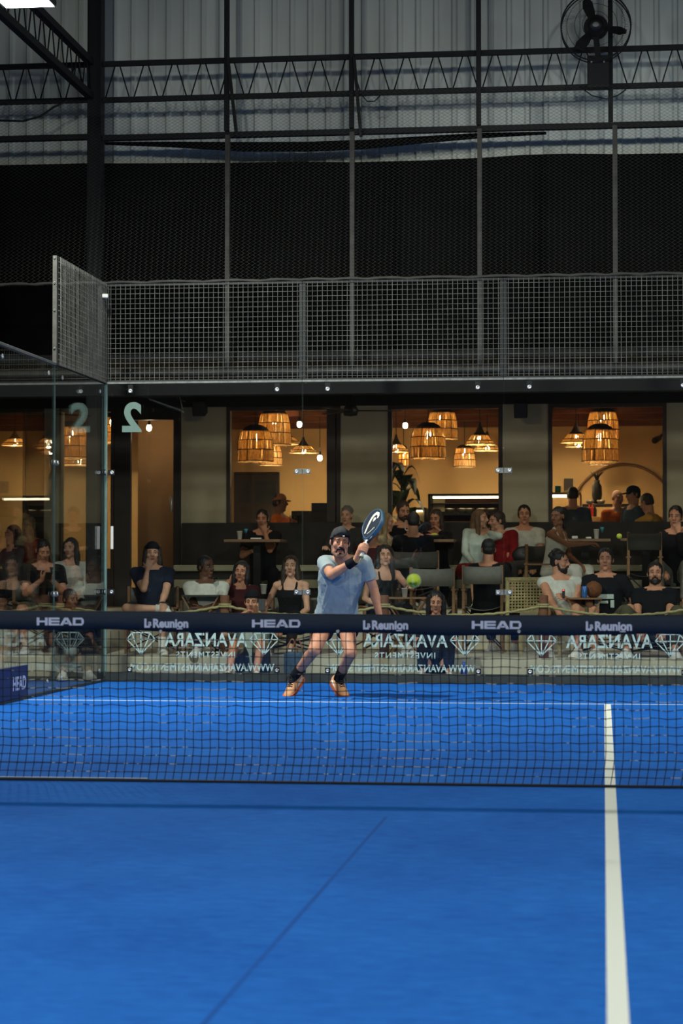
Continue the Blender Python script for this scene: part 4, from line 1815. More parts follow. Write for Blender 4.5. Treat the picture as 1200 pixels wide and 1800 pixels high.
def fold_table(p0, p1, py, Y, fz, label, m='wood'):
    a, b = at(p0, py, Y), at(p1, py, Y)
    W = b.x - a.x
    t = thing('folding_table', label, 'table', ((a.x + b.x) / 2, Y + .2, fz), 0, 'small folding tables on the terrace')
    zt = a.z - fz
    mb = MB()
    mb.box2((-W / 2, -.2, zt - .018), (W / 2, .2, zt), .004)
    mb.build('table_top', m, t)
    for sy in (-.17, .17):
        for s in (-1, 1):
            mb = MB()
            mb.bar((-s * W * .42, sy + s * .012, .0), (s * W * .47, sy + s * .012, zt - .018), .026, .016)
            mb.build('leg', 'wood', t)
    return a.z


ZF1 = fold_table(996, 1058, 1051, 11.75, BZ, 'small folding table with a can and coconut on it')
ZF2 = fold_table(674, 748, 1050, 11.75, BZ, 'small folding table with a white paper cup below the ball')
ZF3 = fold_table(318, 384, 1046, 11.75, BZ, 'small folding table in front of the man with white shirt', 'canvas_dark')


def cup(px, py, Y, label, h=.1, r=.036, m='paper_cup'):
    p = at(px, py, Y)
    mb = MB()
    mb.lathe([(.001, 0), (r * .75, 0), (r, h), (r * 1.04, h), (r * 1.04, h + .005), (r * .9, h + .005), (r * .7, .006), (.001, .006)], seg=16)
    o = mb.build('paper_cup', m, None, True)
    o.location = p
    return tag(o, label, 'cup')


cup(421, 948, 15.12, 'white paper cup on the left upper table', .095, .034)
cup(711, 1050, 11.85, 'white paper cup on the small table below the ball', .095, .034)
cup(463, 1044, 12.1, 'white paper cup held beside the woman in maroon', .1, .036)
cup(1048, 947, 15.12, 'white paper cup on the right upper table', .11, .034)
for px, py, Y, lab, hh in ((432, 948, 15.1, 'stemmed glass with cyan drink on the left upper table', .15), (1058, 947, 15.1, 'stemmed glass with glowing cyan drink on the right upper table', .16)):
    t = thing('cocktail_glass', lab, 'glass', at(px, py, Y))
    mb = MB()
    mb.lathe([(.001, 0), (.03, .0), (.03, .004), (.005, .008), (.005, .06), (.012, .07), (.032, hh), (.03, hh), (.01, .074), (.001, .07)], seg=16)
    mb.build('bowl', 'drink_glass', t, True)
    mb = MB()
    mb.lathe([(.001, .076), (.01, .078), (.026, hh - .02), (.001, hh - .02)], seg=14)
    mb.build('drink', 'cyan_drink', t, True)
# tumbler with handle
p = at(726, 949, 15.1)
t = thing('travel_tumbler', 'pale pink insulated tumbler with a big handle on the middle table', 'tumbler', p)
mb = MB()
mb.lathe([(.001, 0), (.034, 0), (.036, .09), (.05, .11), (.053, .255), (.046, .265), (.001, .265)], seg=20)
mb.build('body', 'pink_tumbler', t, True)
mb = MB()
mb.tube([(-.05, 0, .235), (-.095, 0, .235), (-.1, 0, .2), (-.098, 0, .13), (-.085, 0, .118), (-.05, 0, .12)], .0085, 8)
mb.build('handle', 'pink_tumbler', t, True)
for i, px in enumerate((737, 745)):
    p = at(px, 949, 15.15)
    mb = MB()
    mb.lathe([(.001, 0), (.028, 0), (.033, .02), (.026, .12), (.018, .15), (.02, .19), (.017, .19), (.015, .15), (.023, .12), (.001, .01)], seg=14)
    o = mb.build('drinking_glass', 'drink_glass', None, True)
    o.location = p
    tag(o, ('left', 'right')[i] + ' clear glass beside the pink tumbler', 'glass', 'glasses beside the tumbler')
p = at(694.5, 1048, 11.9)
mb = MB()
mb.lathe([(.001, 0), (.036, 0), (.042, .14), (.039, .14), (.033, .008), (.001, .008)], seg=16)
o = mb.build('drinking_glass', 'drink_glass', None, True)
o.location = (p.x, 11.9, ZF2)
tag(o, 'clear glass on the small table left of the white paper cup', 'glass')
p = at(385, 1032, 12.0)
t = thing('wine_glass', 'clear stemmed glass at the elbow of the man in white shirt', 'glass', (at(384, 1046, 11.9).x - .03, 11.9, ZF3))
mb = MB()
mb.lathe([(.001, 0), (.032, 0), (.004, .006), (.004, .08), (.03, .11), (.034, .15), (.028, .19), (.026, .19), (.031, .15), (.027, .112), (.001, .09)], seg=16)
mb.build('bowl', 'drink_glass', t, True)
# plates and food
p = at(760, 948, 15.2)
t = thing('serving_tray', 'black tray of food at the right of the middle table', 'tray', p)
mb = MB()
mb.lathe([(.001, 0), (.09, 0), (.14, .05), (.135, .052), (.085, .008), (.001, .008)], seg=22)
mb.build('dish', 'black_plastic', t, True)
mb = MB()
mb.ell((.02, 0, .055), (.045, .03, .025))
mb.build('fruit', 'yellow_fruit', t, True)
mb = MB()
mb.ell((-.04, .0, .05), (.05, .04, .02))
mb.build('food', 'food_pink', t, True)
for i, (px, lab) in enumerate(((1010, 'white napkin holder on the right upper table'), (1034, 'folded white napkin on the right upper table'))):
    p = at(px, 947, 15.1)
    mb = MB()
    mb.box((0, 0, .012 if i else .018), (.07, .06, .02 if i else .032), None, .006)
    o = mb.build('napkin', 'white_plastic', None)
    o.location = p
    tag(o, lab, 'napkin')
p = at(450, 948, 15.1)
mb = MB()
mb.box((0, 0, .01), (.13, .08, .016), None, .006)
o = mb.build('food_packet', 'white_plastic', None)
o.location = p
tag(o, 'flat pale packet lying on the left upper table', 'packet')
p = at(1027, 1050, 11.9)
mb = MB()
mb.lathe([(.001, 0), (.026, 0), (.03, .008), (.03, .115), (.024, .125), (.001, .125)], seg=16)
o = mb.build('drink_can', 'blue_can', None, True)
o.location = (p.x, 11.88, ZF1)
tag(o, 'blue and white drink can on the small folding table', 'can')
p = at(1043, 1045, 11.95)
mb = MB()
mb.ell((0, 0, .088), (.092, .092, .088))
mb.lathe([(.03, .168), (.026, .178), (.001, .178)], seg=12)
o = mb.build('coconut', 'coconut', None, True)
o.location = (p.x, 11.97, ZF1)
tag(o, 'brown coconut on the small folding table beside the can', 'coconut')


def ball(loc, label, r=.033, rot=(0, 0, 0), printed=False):
    t = thing('tennis_ball', label, 'ball', loc)
    t.rotation_euler = rot
    mb = MB()
    mb.ell((0, 0, 0), (r, r, r), None, 32, 20)
    mb.build('felt', 'lime_felt', t, True)
    mb = MB()
    path = []
    for i in range(61):
        s = 2 * PI * i / 60
        a_, b_ = .75, .25
        x = a_ * math.cos(s) + b_ * math.cos(3 * s)
        y = a_ * math.sin(s) - b_ * math.sin(3 * s)
        z = 2 * math.sqrt(a_ * b_) * math.sin(2 * s)
        v = V((x, y, z)).normalized() * r
        path.append(v)
    mb.tube(path, .0012, 5, False)
    mb.build('seam', 'ball_seam', t, True)
    if printed:
        mb = MB()
        vs, fs = text_geo('HEAD', .017, .0006)
        q = []
        for v in vs:
            x, z = v.x, v.y - .015
            rr = r + .0006 + v.z
            a1, a2 = x / r, z / r
            q.append(V((rr * math.sin(a1) * math.cos(a2), -rr * math.cos(a1) * math.cos(a2), rr * math.sin(a2))))
        mb.add(q, fs)
        mb.build('print', 'ball_print', t)
    return t


BY = -1.1
ball(at(727, 1021, BY), 'bright yellow green ball in flight just above the net', printed=True, rot=(.1, 0, -.1)).name = 'padel_ball'
ball(at(1088, 942.5, 15.12), 'yellow green ball resting on the dark table at right')
D.objects['padel_ball']['category'] = 'ball'

# rope railing with log posts
POSTS = [(110, 1046), (395, 1046), (675, 1046), (955, 1046), (1235, 1046)]
RY = 11.38
tops = []
PL = ['leftmost', 'second from left', 'third from left', 'fourth from left', 'rightmost']
for i, (px, py) in enumerate(POSTS):
    p = at(px, py, RY)
    t = thing('rope_post', 'short round timber rope post on the terrace edge, ' + PL[i], 'post', (p.x, RY, BZ), 0, 'rope posts along the terrace edge')
    mb = MB()
    mb.lathe([(.001, 0), (.052, 0), (.05, .3), (.049, p.z - BZ - .01), (.04, p.z - BZ), (.001, p.z - BZ)], seg=16)
    mb.build('log', 'log', t, True)
    mb = MB()
    for k in range(2):
        zc_ = p.z - BZ - .10 - k * .022
        mb.tube([V((.058 * math.cos(2 * PI * j / 18), .058 * math.sin(2 * PI * j / 18), zc_)) for j in range(19)], .012, 6, False)
    mb.build('rope_wrap', 'rope', t, True)
    tops.append(V((p.x, RY, p.z - .11)))
for i in range(4):
    a, b = tops[i], tops[i + 1]
    for k, (sag, dz) in enumerate(((.10, 0.0), (.13, -.10))):
        mb = MB()
        path = []
        for j in range(41):
            f = j / 40
            f2 = .03 + .94 * f
            path.append(a.lerp(b, f2) + V((0, -.035 - .03 * k * 0, dz - sag * 4 * f2 * (1 - f2) + .004 * math.sin(j * 2.2))))
        mb.tube(path, [.0135 + .0015 * (j % 2) for j in range(41)], 7)
        o = mb.build('barrier_rope', 'rope', None, True, local=Matrix.Translation(-path[0]))
        o.location = path[0]
        tag(o, '%s sagging rope between the %s and %s timber posts from the left' % (('upper', 'lower')[k], ('first', 'second', 'third', 'fourth')[i], ('second', 'third', 'fourth', 'fifth')[i]), 'rope', 'ropes along the terrace edge')
# bag with handles, blue bottle near the ground
p = at(518, 1172, 10.75)
t = thing('tote_bag', 'grey blue tote bag with tan handles on the ground behind the glass', 'bag', (p.x, 10.75, -.02))
L = Matrix.Identity(4)
mb = MB()
mb.box((0, 0, .15), (.22, .12, .30), None, .03)
mb.build('body', 'bag_fabric', t, True)
for sy in (-.05, .05):
    mb = MB()
    mb.tube([V((-.06 + .12 * j / 10 + (.02 if sy > 0 else -.02), sy, .29 + .14 * math.sin(PI * j / 10))) for j in range(11)], .008, 6)
    mb.build('handle', 'tan_leather', t, True)
p = at(815, 1188, 10.7)
mb = MB()
mb.lathe([(.001, 0), (.032, 0), (.034, .02), (.034, .15), (.016, .18), (.016, .205), (.001, .205)], seg=14)
o = mb.build('water_bottle', 'blue_bottle', None, True)
o.location = (p.x, 10.7, -.02)
tag(o, 'small blue bottle on the ground behind the glass', 'bottle')
# cane armchair beside the man in sleeveless white
t = thing('cane_chair', 'pale cane backed chair beside the man in sleeveless white', 'chair', (wx(938, 12.25), 12.25, BZ), .35)
mb = MB()
mb.box2((-.24, -.24, .38), (.24, .22, .42), .01)
mb.build('seat', 'cane', t)
mb = MB()
for i in range(13):
    x = -.21 + .42 * i / 12
    mb.box2((x - .007, .225, .45), (x + .007, .237, .80))
for i in range(11):
    z = .46 + .33 * i / 10
    mb.box2((-.22, .222, z - .007), (.22, .234, z + .007))
mb.build('cane_panel', 'cane', t)
mb = MB()
for sx in (-1, 1):
    mb.box2((sx * .23 - .018, .21, .42), (sx * .23 + .018, .25, .84), .006)
mb.box2((-.25, .21, .80), (.25, .25, .84), .006)
mb.build('back_frame', 'cane', t)
for sx in (-1, 1):
    for sy in (-1, 1):
        mb = MB()
        mb.box2((sx * .22 - .018, sy * .21 - .018, 0), (sx * .22 + .018, sy * .21 + .018, .39), .004)
        mb.build('leg', 'cane', t)

# ------------------------------------------------------------------ people
for nm, c in (('skin_tan', (196, 138, 106)), ('skin_fair', (206, 156, 126)), ('skin_brown', (132, 88, 62)), ('skin_dark', (98, 64, 46))):
    mat(nm, C(*c), 0.55, 0, 0.10, 22, 0.12, 90, spec=0.35)
for nm, c in (('hair_black', (22, 18, 16)), ('hair_brown', (52, 36, 26)), ('hair_blond', (150, 126, 86)), ('hair_grey', (112, 104, 96)), ('hair_light_brown', (104, 78, 52))):
    mat(nm, C(*c), 0.55, 0, 0.3, 50, 0.5, 120, stretch=(1, 1, .2))
for nm, c in (('cloth_black', (24, 25, 28)), ('cloth_navy', (34, 40, 54)), ('cloth_white', (200, 198, 184)), ('cloth_red', (128, 26, 28)), ('cloth_maroon', (74, 34, 36)),
              ('cloth_orange', (214, 104, 44)), ('cloth_grey', (120, 118, 112)), ('cloth_dark_grey', (58, 58, 58)), ('cloth_olive', (84, 80, 60)), ('cloth_yellow', (206, 152, 70)),
              ('cloth_print', (150, 136, 104)), ('cloth_denim', (52, 62, 82)), ('cloth_pale_green', (178, 190, 178)), ('cloth_blue_grey', (64, 78, 92)), ('cloth_darkred', (112, 26, 28))):
    mat(nm, C(*c), 0.9, 0, 0.14 if nm != 'cloth_print' else .5, 14, 0.3, 45, spec=0.15)
mat('player_shirt', C(150, 163, 163), 0.85, 0, 0.08, 9, 0.35, 38, spec=0.2)
mat('player_shorts', C(24, 25, 26), 0.85, 0, 0.3, 30, 0.3, 40)
mat('shoe_peach', C(236, 172, 116), 0.7, 0, 0.12, 30, 0.1)
mat('shoe_gum', C(186, 92, 48), 0.7, 0, 0.1)
mat('shoe_white', C(226, 224, 214), 0.7, 0, 0.05)
mat('shoe_black', C(26, 26, 28), 0.7, 0, 0.2)
mat('sock_white', C(226, 224, 214), 0.9, 0, 0.06)
mat('eye_white', C(196, 188, 178), 0.3, 0, 0.02)
mat('iris', C(30, 22, 18), 0.2, 0, 0.1)
mat('lip', C(150, 88, 76), 0.5, 0, 0.1)
mat('racket_face', C(16, 32, 52), 0.45, 0, 0.2, 8)
mat('racket_edge', C(62, 98, 120), 0.4, 0.1, 0.15, 8)
mat('racket_white', C(232, 232, 206), 0.6, 0, 0.03)
mat('grip_white', C(222, 220, 214), 0.8, 0, 0.06, 60)


def ik(S, T, a, b, hint):
    d = T - S
    Ln = d.length
    L2 = min(Ln, (a + b) * .997)
    dn = d / max(Ln, 1e-6)
    x = (a * a - b * b + L2 * L2) / (2 * L2)
    h = math.sqrt(max(0, a * a - x * x))
    p = V(hint) - dn * V(hint).dot(dn)
    p.normalize()
    return S + dn * x + p * h, S + dn * L2


def ortho(d, n):
    d = V(d).normalized()
    n = V(n) - d * V(n).dot(d)
    return d, n.normalized()


def hand_geo(mb, W, d, n, side, curl, s, spread=1.0):
    d, n = ortho(d, n)
    t = d.cross(n) * (1 if side < 0 else -1)
    rs = []
    for f, hw, th in ((-.02, .026, .02), (.02, .031, .018), (.06, .042, .0165), (.092, .043, .0135), (.1, .036, .009)):
        c = W + d * (f * s)
        rs.append([c + t * (math.cos(2 * PI * j / 14) * hw * s) + n * (math.sin(2 * PI * j / 14) * th * s) for j in range(14)])
    mb.rings(rs)
    for i, ln in enumerate((.074, .083, .077, .060)):
        b = W + d * (.088 * s) + t * ((.031 - .0205 * i) * s)
        dd = (d + t * ((.12 - .09 * i) * spread)).normalized()
        seg = [.45 * ln * s, .31 * ln * s, .24 * ln * s]
        p = b
        ang = 0
        for k in range(3):
            ang += curl * (.75, .95, .7)[k] * (1 + .08 * i)
            q = p + (dd * math.cos(ang) + n * math.sin(ang)) * seg[k]
            mb.cone(p, q, (.0098, .0090, .0082)[k] * s, (.0092, .0084, .0074)[k] * s, 10)
            p = q
    b = W + d * (.028 * s) + t * (.026 * s) + n * (.008 * s)
    q = b + (d * .62 + t * .62 + n * (.28 + .3 * curl)).normalized() * (.048 * s)
    r = q + (d * .85 + t * .2 + n * (.25 + .6 * curl)).normalized() * (.034 * s)
    mb.cone(b, q, .0135 * s, .011 * s, 10)
    mb.cone(q, r, .0105 * s, .0085 * s, 10)


MALE = [(-.22, .11, .09, 0), (-.13, .155, .118, .005), (0, .165, .122, 0), (.22, .152, .112, -.004), (.45, .158, .115, -.004), (.68, .178, .120, -.006), (.84, .178, .105, 0), (.94, .135, .085, 0), (1.02, .062, .058, 0)]
FEMALE = [(-.22, .11, .09, 0), (-.13, .16, .120, .005), (0, .165, .118, 0), (.22, .132, .098, 0), (.45, .132, .10, -.006), (.66, .148, .118, -.022), (.80, .148, .098, -.006), (.92, .115, .078, 0), (1.02, .054, .050, 0)]


def torso_rings(J, prof, add=0.0, f0=-9, f1=9, seg=22, hang=0.0):
    U = (J['N'] - J['P'])
    Ln = U.length
    U.normalize()
    rs = []
    for f, a, b, sh in prof:
        if f < f0 or f > f1:
            continue
        k = min(1, max(0, f))
        L = J['Lp'].lerp(J['Ls'], k).normalized()
        F = L.cross(U).normalized()
        c = J['P'] + U * (Ln * f) - F * (sh * J['s'])
        q = J['s'] * J.get('girth', 1)
        A, B = a * q + add, b * q + add
        rs.append([c + L * (math.cos(2 * PI * j / seg) * A) + F * (math.sin(2 * PI * j / seg) * B) for j in range(seg)])
    return rs


def fold_noise(me, amp, sc, seed):
    no = [v.normal.copy() for v in me.vertices]
    for v, n in zip(me.vertices, no):
        c = v.co
        k = mnoise.noise(V((c.x * sc[0] + seed, c.y * sc[1], c.z * sc[2]))) + .5 * mnoise.noise(V((c.x * sc[0] * 2.1, c.y * sc[1] * 2 + seed, c.z * sc[2] * 2)))
        v.co = c + n * (amp * k)


def frame3(d):
    x, y, z = frame_of(d)
    return Matrix((x, y, z)).transposed()


def foot_up(td):
    td = V(td).normalized()
    u = V((0, 0, 1)) - td * td.z
    return u.normalized()


def shoe(root, A, td, s, m_up, m_sole, laces=None, detail=False, name='shoe'):
    td = V(td).normalized()
    up = V((0, 0, 1)) - td * td.z
    up.normalize()
    sd = td.cross(up)
    base = A - up * (.088 * s)
    prof_ = [(-.078, .020, .066), (-.066, .036, .094), (-.03, .045, .100), (.01, .047, .104), (.045, .048, .100), (.09, .050, .076), (.13, .049, .058), (.165, .042, .048), (.19, .028, .038), (.202, .010, .024)]
    rs = []
    for p, hw, ht in prof_:
        r = []
        for j in range(16):
            a = 2 * PI * j / 16
            x = math.cos(a)
            y = math.sin(a)
            yy = .012 + (ht - .012) * (max(0, y) ** .7 if y > 0 else 0) + (0 if y > 0 else .004 * y)
            r.append(base + td * (p * s) + sd * (x * hw * s * (1 if y < .3 else 1 - .35 * (y - .3))) + up * (yy * s))
        rs.append(r)
    mb = MB()
    mb.rings(rs)
    o = mb.build(name, m_up, root, True)
    mb = MB()
    rs = []
    for p, hw, ht in prof_:
        e = 1.08
        lift = .018 * max(0, (p - .12) / .08) ** 2
        rs.append([base + td * (p * e * s) + sd * (hw * e * s) + up * (lift * s - .004 * s), base + td * (p * e * s) + sd * (hw * e * s) + up * (.022 + lift) * s,
                   base + td * (p * e * s) - sd * (hw * e * s) + up * (.022 + lift) * s, base + td * (p * e * s) - sd * (hw * e * s) + up * (lift * s - .004 * s)])
    mb.rings(rs)
    mb.build('sole', m_sole, o)
    if laces:
        mb = MB()
        for k in range(6):
            p = .02 + k * .017
            z = .110 - (p - .01) * .42
            w_ = .024
            mb.tube([base + td * (p * s) - sd * (w_ * s) + up * ((z - .008) * s), base + td * ((p + .004) * s) + up * ((z + .006) * s), base + td * (p * s) + sd * (w_ * s) + up * ((z - .008) * s)], .0042 * s, 6)
        for sx in (-1, 1):
            mb.tube([base + td * (.03 * s) + up * (.112 * s), base + td * (.035 * s) + sd * (sx * .03 * s) + up * (.118 * s), base + td * (.06 * s) + sd * (sx * .052 * s) + up * (.085 * s)], .0035 * s, 6)
        mb.build('laces', laces, o, True)
    if detail:
        mb = MB()
        for sx in (-1, 1):
            pts = []
            for p, z, hw in ((-.05, .03, .0385), (-.02, .05, .0425), (.02, .038, .0455), (.06, .03, .048)):
                pts.append(base + td * (p * s) + sd * (sx * hw * s) + up * (z * s))
            mb.tube(pts, [.004, .010, .008, .003], 6)
        mb.build('side_stripe', 'shoe_white', o, True)
    return o


def drape_folds(me, J, amp):
    """long soft ridges hanging from the shoulders towards the hem"""
    P, U = J['P'], (J['N'] - J['P'])
    Ln = U.length
    U.normalize()
    no = [v.normal.copy() for v in me.vertices]
    for v, n in zip(me.vertices, no):
        d = v.co - P
        h = d.dot(U) / Ln
        x = d.dot(J['Lp'])
        t_ = (x - .20) / max(.25, 1.5 - h)
        k = 1 - abs(mnoise.noise(V((t_ * 15, h * .7, 3.1))))
        k2 = 1 - abs(mnoise.noise(V(((x + h * .22) * 13, h * 1.6, 9.7))))
        w_ = max(0, min(1, (1.0 - h) * 1.6))
        v.co = v.co + n * (amp * w_ * ((k ** 3 - .45) + .55 * (k2 ** 4 - .4)))


def build_person(root, J, skin='skin_tan', hair=('short', 'hair_black'), top=('tee', 'cloth_black'), bottom=('trousers', 'cloth_black'), shoes=('shoe_white', 'shoe_white'), sock=None,
                 cap=None, beard=None, female=False, voxel=.0075, curl=(.5, .5), hands=(True, True), face=True, feet=True, fold=.004, extra_body=None, laces=None, shoe_detail=False, body_smooth=5, drape=0):
    s = J['s']
    prof_ = FEMALE if female else MALE
    mb = MB()
    mb.rings(torso_rings(J, prof_))
    N, H = J['N'], J['H']
    Hs, Hf, Hu = J['Hs'], J['Hf'], J['Hu']

    def hp(x, f, u):
        return H + Hs * (x * s) + Hf * (f * s) + Hu * (u * s)
    HR = Matrix((Hs, Hf, Hu)).transposed()
    E = lambda x, f, u, r: mb.ell(hp(x, f, u), (r[0] * s, r[1] * s, r[2] * s), HR)
    nr = .050 if female else .060
    mb.cone(N - (N - J['P']).normalized() * .03 * s, hp(0, -.025, -.07), nr * s * 1.05, nr * s * .95)
    E(0, -.012, .032, (.073, .093, .086))
    E(0, .018, -.040, (.057 if not female else .053, .070, .074))
    E(0, .060, -.098, (.026, .024, .022))
    for sx in (-1, 1):
        E(sx * .040, .052, -.022, (.024, .026, .026))
        E(sx * .044, .010, -.075, (.016, .04, .03))
        E(sx * .030, .079, .029, (.026, .010, .009))
        E(sx * .0765, -.012, -.006, (.009, .018, .031))
        E(sx * .013, .097, -.028, (.010, .012, .009))
    mb.cone(hp(0, .080, .022), hp(0, .108, -.022), .0095 * s, .0135 * s, 10)
    ar = .82 if female else 1.0
    for i, sd in enumerate((-1, 1)):
        S, El, W = J['S'][sd], J['E'][sd], J['W'][sd]
        mb.ell(S, (.058 * s * ar, .058 * s * ar, .058 * s * ar))
        mb.cone(N.lerp(S, .2) - Hu * 0, S, .055 * s * ar, .052 * s * ar)
        mb.cone(S, El, .051 * s * ar, .040 * s * ar)
        m_ = S.lerp(El, .5)
        mb.ell(m_, (.049 * s * ar, .049 * s * ar, .085 * s * ar), frame3(El - S))
        mb.cone(El, W, .041 * s * ar, .027 * s * ar)
        mb.ell(El.lerp(W, .27), (.0425 * s * ar, .0425 * s * ar, .075 * s * ar), frame3(W - El))
        if hands[i]:
            hand_geo(mb, W, J['hd'][sd], J['hn'][sd], sd, curl[i], s * (.92 if female else 1))
        h, K, A = J['hip'][sd], J['K'][sd], J['A'][sd]
        mb.cone(h, K, .082 * s, .053 * s)
        mb.ell(h.lerp(K, .3), (.080 * s, .080 * s, .080 * s))
        mb.ell(K, (.054 * s, .054 * s, .054 * s))
        mb.cone(K, A, .050 * s, .034 * s)
        back = ((K - A).normalized().cross(J['Lp'])).normalized()
        if back.y < 0:
            back = -back
        mb.ell(K.lerp(A, .3) + back * (.018 * s), (.047 * s, .047 * s, .085 * s), frame3(K - A))
        if feet:
            td = V(J['toe'][sd]).normalized()
            mb.cone(A, A + td * .08 * s - foot_up(td) * (.05 * s), .034 * s, .022 * s)
    if extra_body:
        extra_body(mb)
    me = remeshed(mb, voxel, body_smooth)
    body = link_mesh('body', me, skin, root, True)
    seed = random.random() * 50
    # top
    kind, m = top
    mb = MB()
    f0, f1 = (-.24, .99) if kind != 'tank' else (-.24, .87)
    ad = .013
    mb.rings(torso_rings(J, prof_, ad, f0, f1))
    if kind != 'tank':
        for sd in (-1, 1):
            S, El, W = J['S'][sd], J['E'][sd], J['W'][sd]
            mb.cone(N.lerp(S, .14) - (N - J['P']).normalized() * .022, S, .057 * s * (.5 + .5 * ar), .069 * s * ar)
            if kind == 'vest':
                pass
            elif kind == 'tee':
                e = S.lerp(El, .62)
                mb.cone(S, e, .066 * s * ar, .064 * s * ar, 18, False, True)
            else:
                mb.cone(S, El, .066 * s * ar, .055 * s * ar)
                e = El.lerp(W, .93)
                mb.cone(El, e, .056 * s * ar, .040 * s * ar, 18, False, True)
    else:
        for sd in (-1, 1):
            F = J['Ls'].cross((N - J['P']).normalized())
            a = N.lerp(J['S'][sd], .42) - (N - J['P']).normalized() * .10 * s + F * .098 * s
            b = N.lerp(J['S'][sd], .5) + (N - J['P']).normalized() * .052 * s
            c = N.lerp(J['S'][sd], .42) - (N - J['P']).normalized() * .10 * s - F * .098 * s
            mb.cone(a, b, .017 * s, .015 * s)
            mb.cone(b, c, .015 * s, .017 * s)
    me = remeshed(mb, voxel * 1.25, 5)
    fold_noise(me, fold, (16, 16, 7), seed)
    if drape:
        drape_folds(me, J, drape)
    shirt = link_mesh('shirt', me, m, root, True)
    # bottom
    kind, m = bottom
    mb = MB()
    mb.rings(torso_rings(J, prof_, .012, -.3, .06))
    U = (N - J['P']).normalized()
    for sd in (-1, 1):
        h, K, A = J['hip'][sd], J['K'][sd], J['A'][sd]
        if kind == 'trousers':
            mb.cone(h, K, .100 * s, .074 * s)
            e = K.lerp(A, .9)
            mb.cone(K, e, .072 * s, .054 * s, 18, False, True)
        else:
            e = h.lerp(K, .80 if kind == 'shorts' else .42)
            mb.cone(h, e, .102 * s, .092 * s, 18, False, True)
        mb.cone(J['P'], h, .10 * s, .10 * s)
    me = remeshed(mb, voxel * 1.25, 5)
    fold_noise(me, fold, (12, 12, 9), seed + 9)
    link_mesh('trousers' if kind == 'trousers' else 'shorts', me, m, root, True)
    # hair
    style, m = hair
    if style and style != 'bald':
        mb = MB()
        e = lambda x, f, u, r: mb.ell(hp(x, f, u), (r[0] * s, r[1] * s, r[2] * s), HR)
        e(0, -.020, .046, (.079, .094, .082))
        e(0, -.045, .0, (.074, .066, .065))
        if style == 'short':
            for sx in (-1, 1):
                e(sx * .068, -.0, .02, (.012, .03, .04))
        if style == 'curly':
            rnd = random.Random(3)
            for k in range(26):
                a, b = rnd.uniform(0, 2 * PI), rnd.uniform(.1, 1.4)
                e(.07 * math.cos(a) * math.cos(b), -.03 + .085 * math.sin(a) * math.cos(b) * (1 if math.sin(a) < 0 else .6), .05 + .075 * math.sin(b), (.024, .024, .024))
        if style in ('long', 'hood'):
            ln = .30 if style == 'long' else .16
            for sx in (-1, 1):
                mb.cone(hp(sx * .062, -.012, .05), hp(sx * .078, .0, -.09), .036 * s, .038 * s)
                mb.cone(hp(sx * .078, .0, -.09), hp(sx * .088, .012, -.06 - ln * .75), .036 * s, .028 * s)
            mb.cone(hp(0, -.06, .02), hp(0, -.085, -ln * .6), .07 * s, .07 * s)
            mb.cone(hp(-.04, -.08, -.1), hp(-.05, -.085, -ln), .05 * s, .035 * s)
            mb.cone(hp(.04, -.08, -.1), hp(.05, -.085, -ln), .05 * s, .035 * s)
        if style == 'bun':
            e(0, -.075, .10, (.042, .042, .038))
        if style == 'ponytail':
            mb.cone(hp(0, -.1, .05), hp(0, -.14, -.14), .034 * s, .024 * s)
        me = remeshed(mb, voxel * 1.1, 3)
        fold_noise(me, .004, (70, 70, 18), seed)
        link_mesh('hair', me, m, root, True)
    if beard:
        kind, m = beard
        mb = MB()
        e = lambda x, f, u, r: mb.ell(hp(x, f, u), (r[0] * s, r[1] * s, r[2] * s), HR)
        if kind == 'full':
            e(0, .020, -.078, (.058, .066, .046))
            e(0, .058, -.102, (.03, .03, .024))
            for sx in (-1, 1):
                mb.cone(hp(sx * .062, .0, -.02), hp(sx * .05, .02, -.075), .012 * s, .016 * s)
                mb.cone(hp(0, .098, -.044), hp(sx * .03, .082, -.054), .008 * s, .006 * s)
        else:
            for sx in (-1, 1):
                mb.cone(hp(0, .101, -.043), hp(sx * .024, .091, -.050), .0095 * s, .009 * s)
                mb.cone(hp(sx * .024, .091, -.050), hp(sx * .036, .078, -.080), .0088 * s, .005 * s)
            e(0, .080, -.088, (.012, .012, .010))
        me = remeshed(mb, voxel * .8, 2)
        link_mesh('beard' if kind == 'full' else 'moustache', me, m, root, True)
    if cap:
        m, brim = cap
        mb = MB()
        rs = []
        for i in range(9):
            t_ = i / 8
            a = t_ * PI / 2 * .98
            rs.append([hp(.083 * math.cos(a) * math.cos(2 * PI * j / 28), -.012 + .103 * math.cos(a) * math.sin(2 * PI * j / 28), .038 + .022 * (-math.sin(2 * PI * j / 28)) * -.6 * math.cos(a) + .092 * math.sin(a)) for j in range(28)])
        mb.rings(rs)
        co = mb.build('cap', m, root, True)
        mb = MB()
        rs = []
        for i in range(7):
            a = -1.0 + 2.0 * i / 6
            x = .074 * math.sin(a)
            f_in = brim * (.078 * math.cos(a) + .01) - .012
            f_out = brim * (.165 * math.cos(a * .9) + .01) - .012
            rs.append([hp(x, f_in, .045), hp(x * 1.08, f_out, .028 - .012 * a * a), hp(x * 1.08, f_out, .024 - .012 * a * a), hp(x, f_in, .040)])
        mb.rings(rs)
        mb.build('brim', m, co, True)
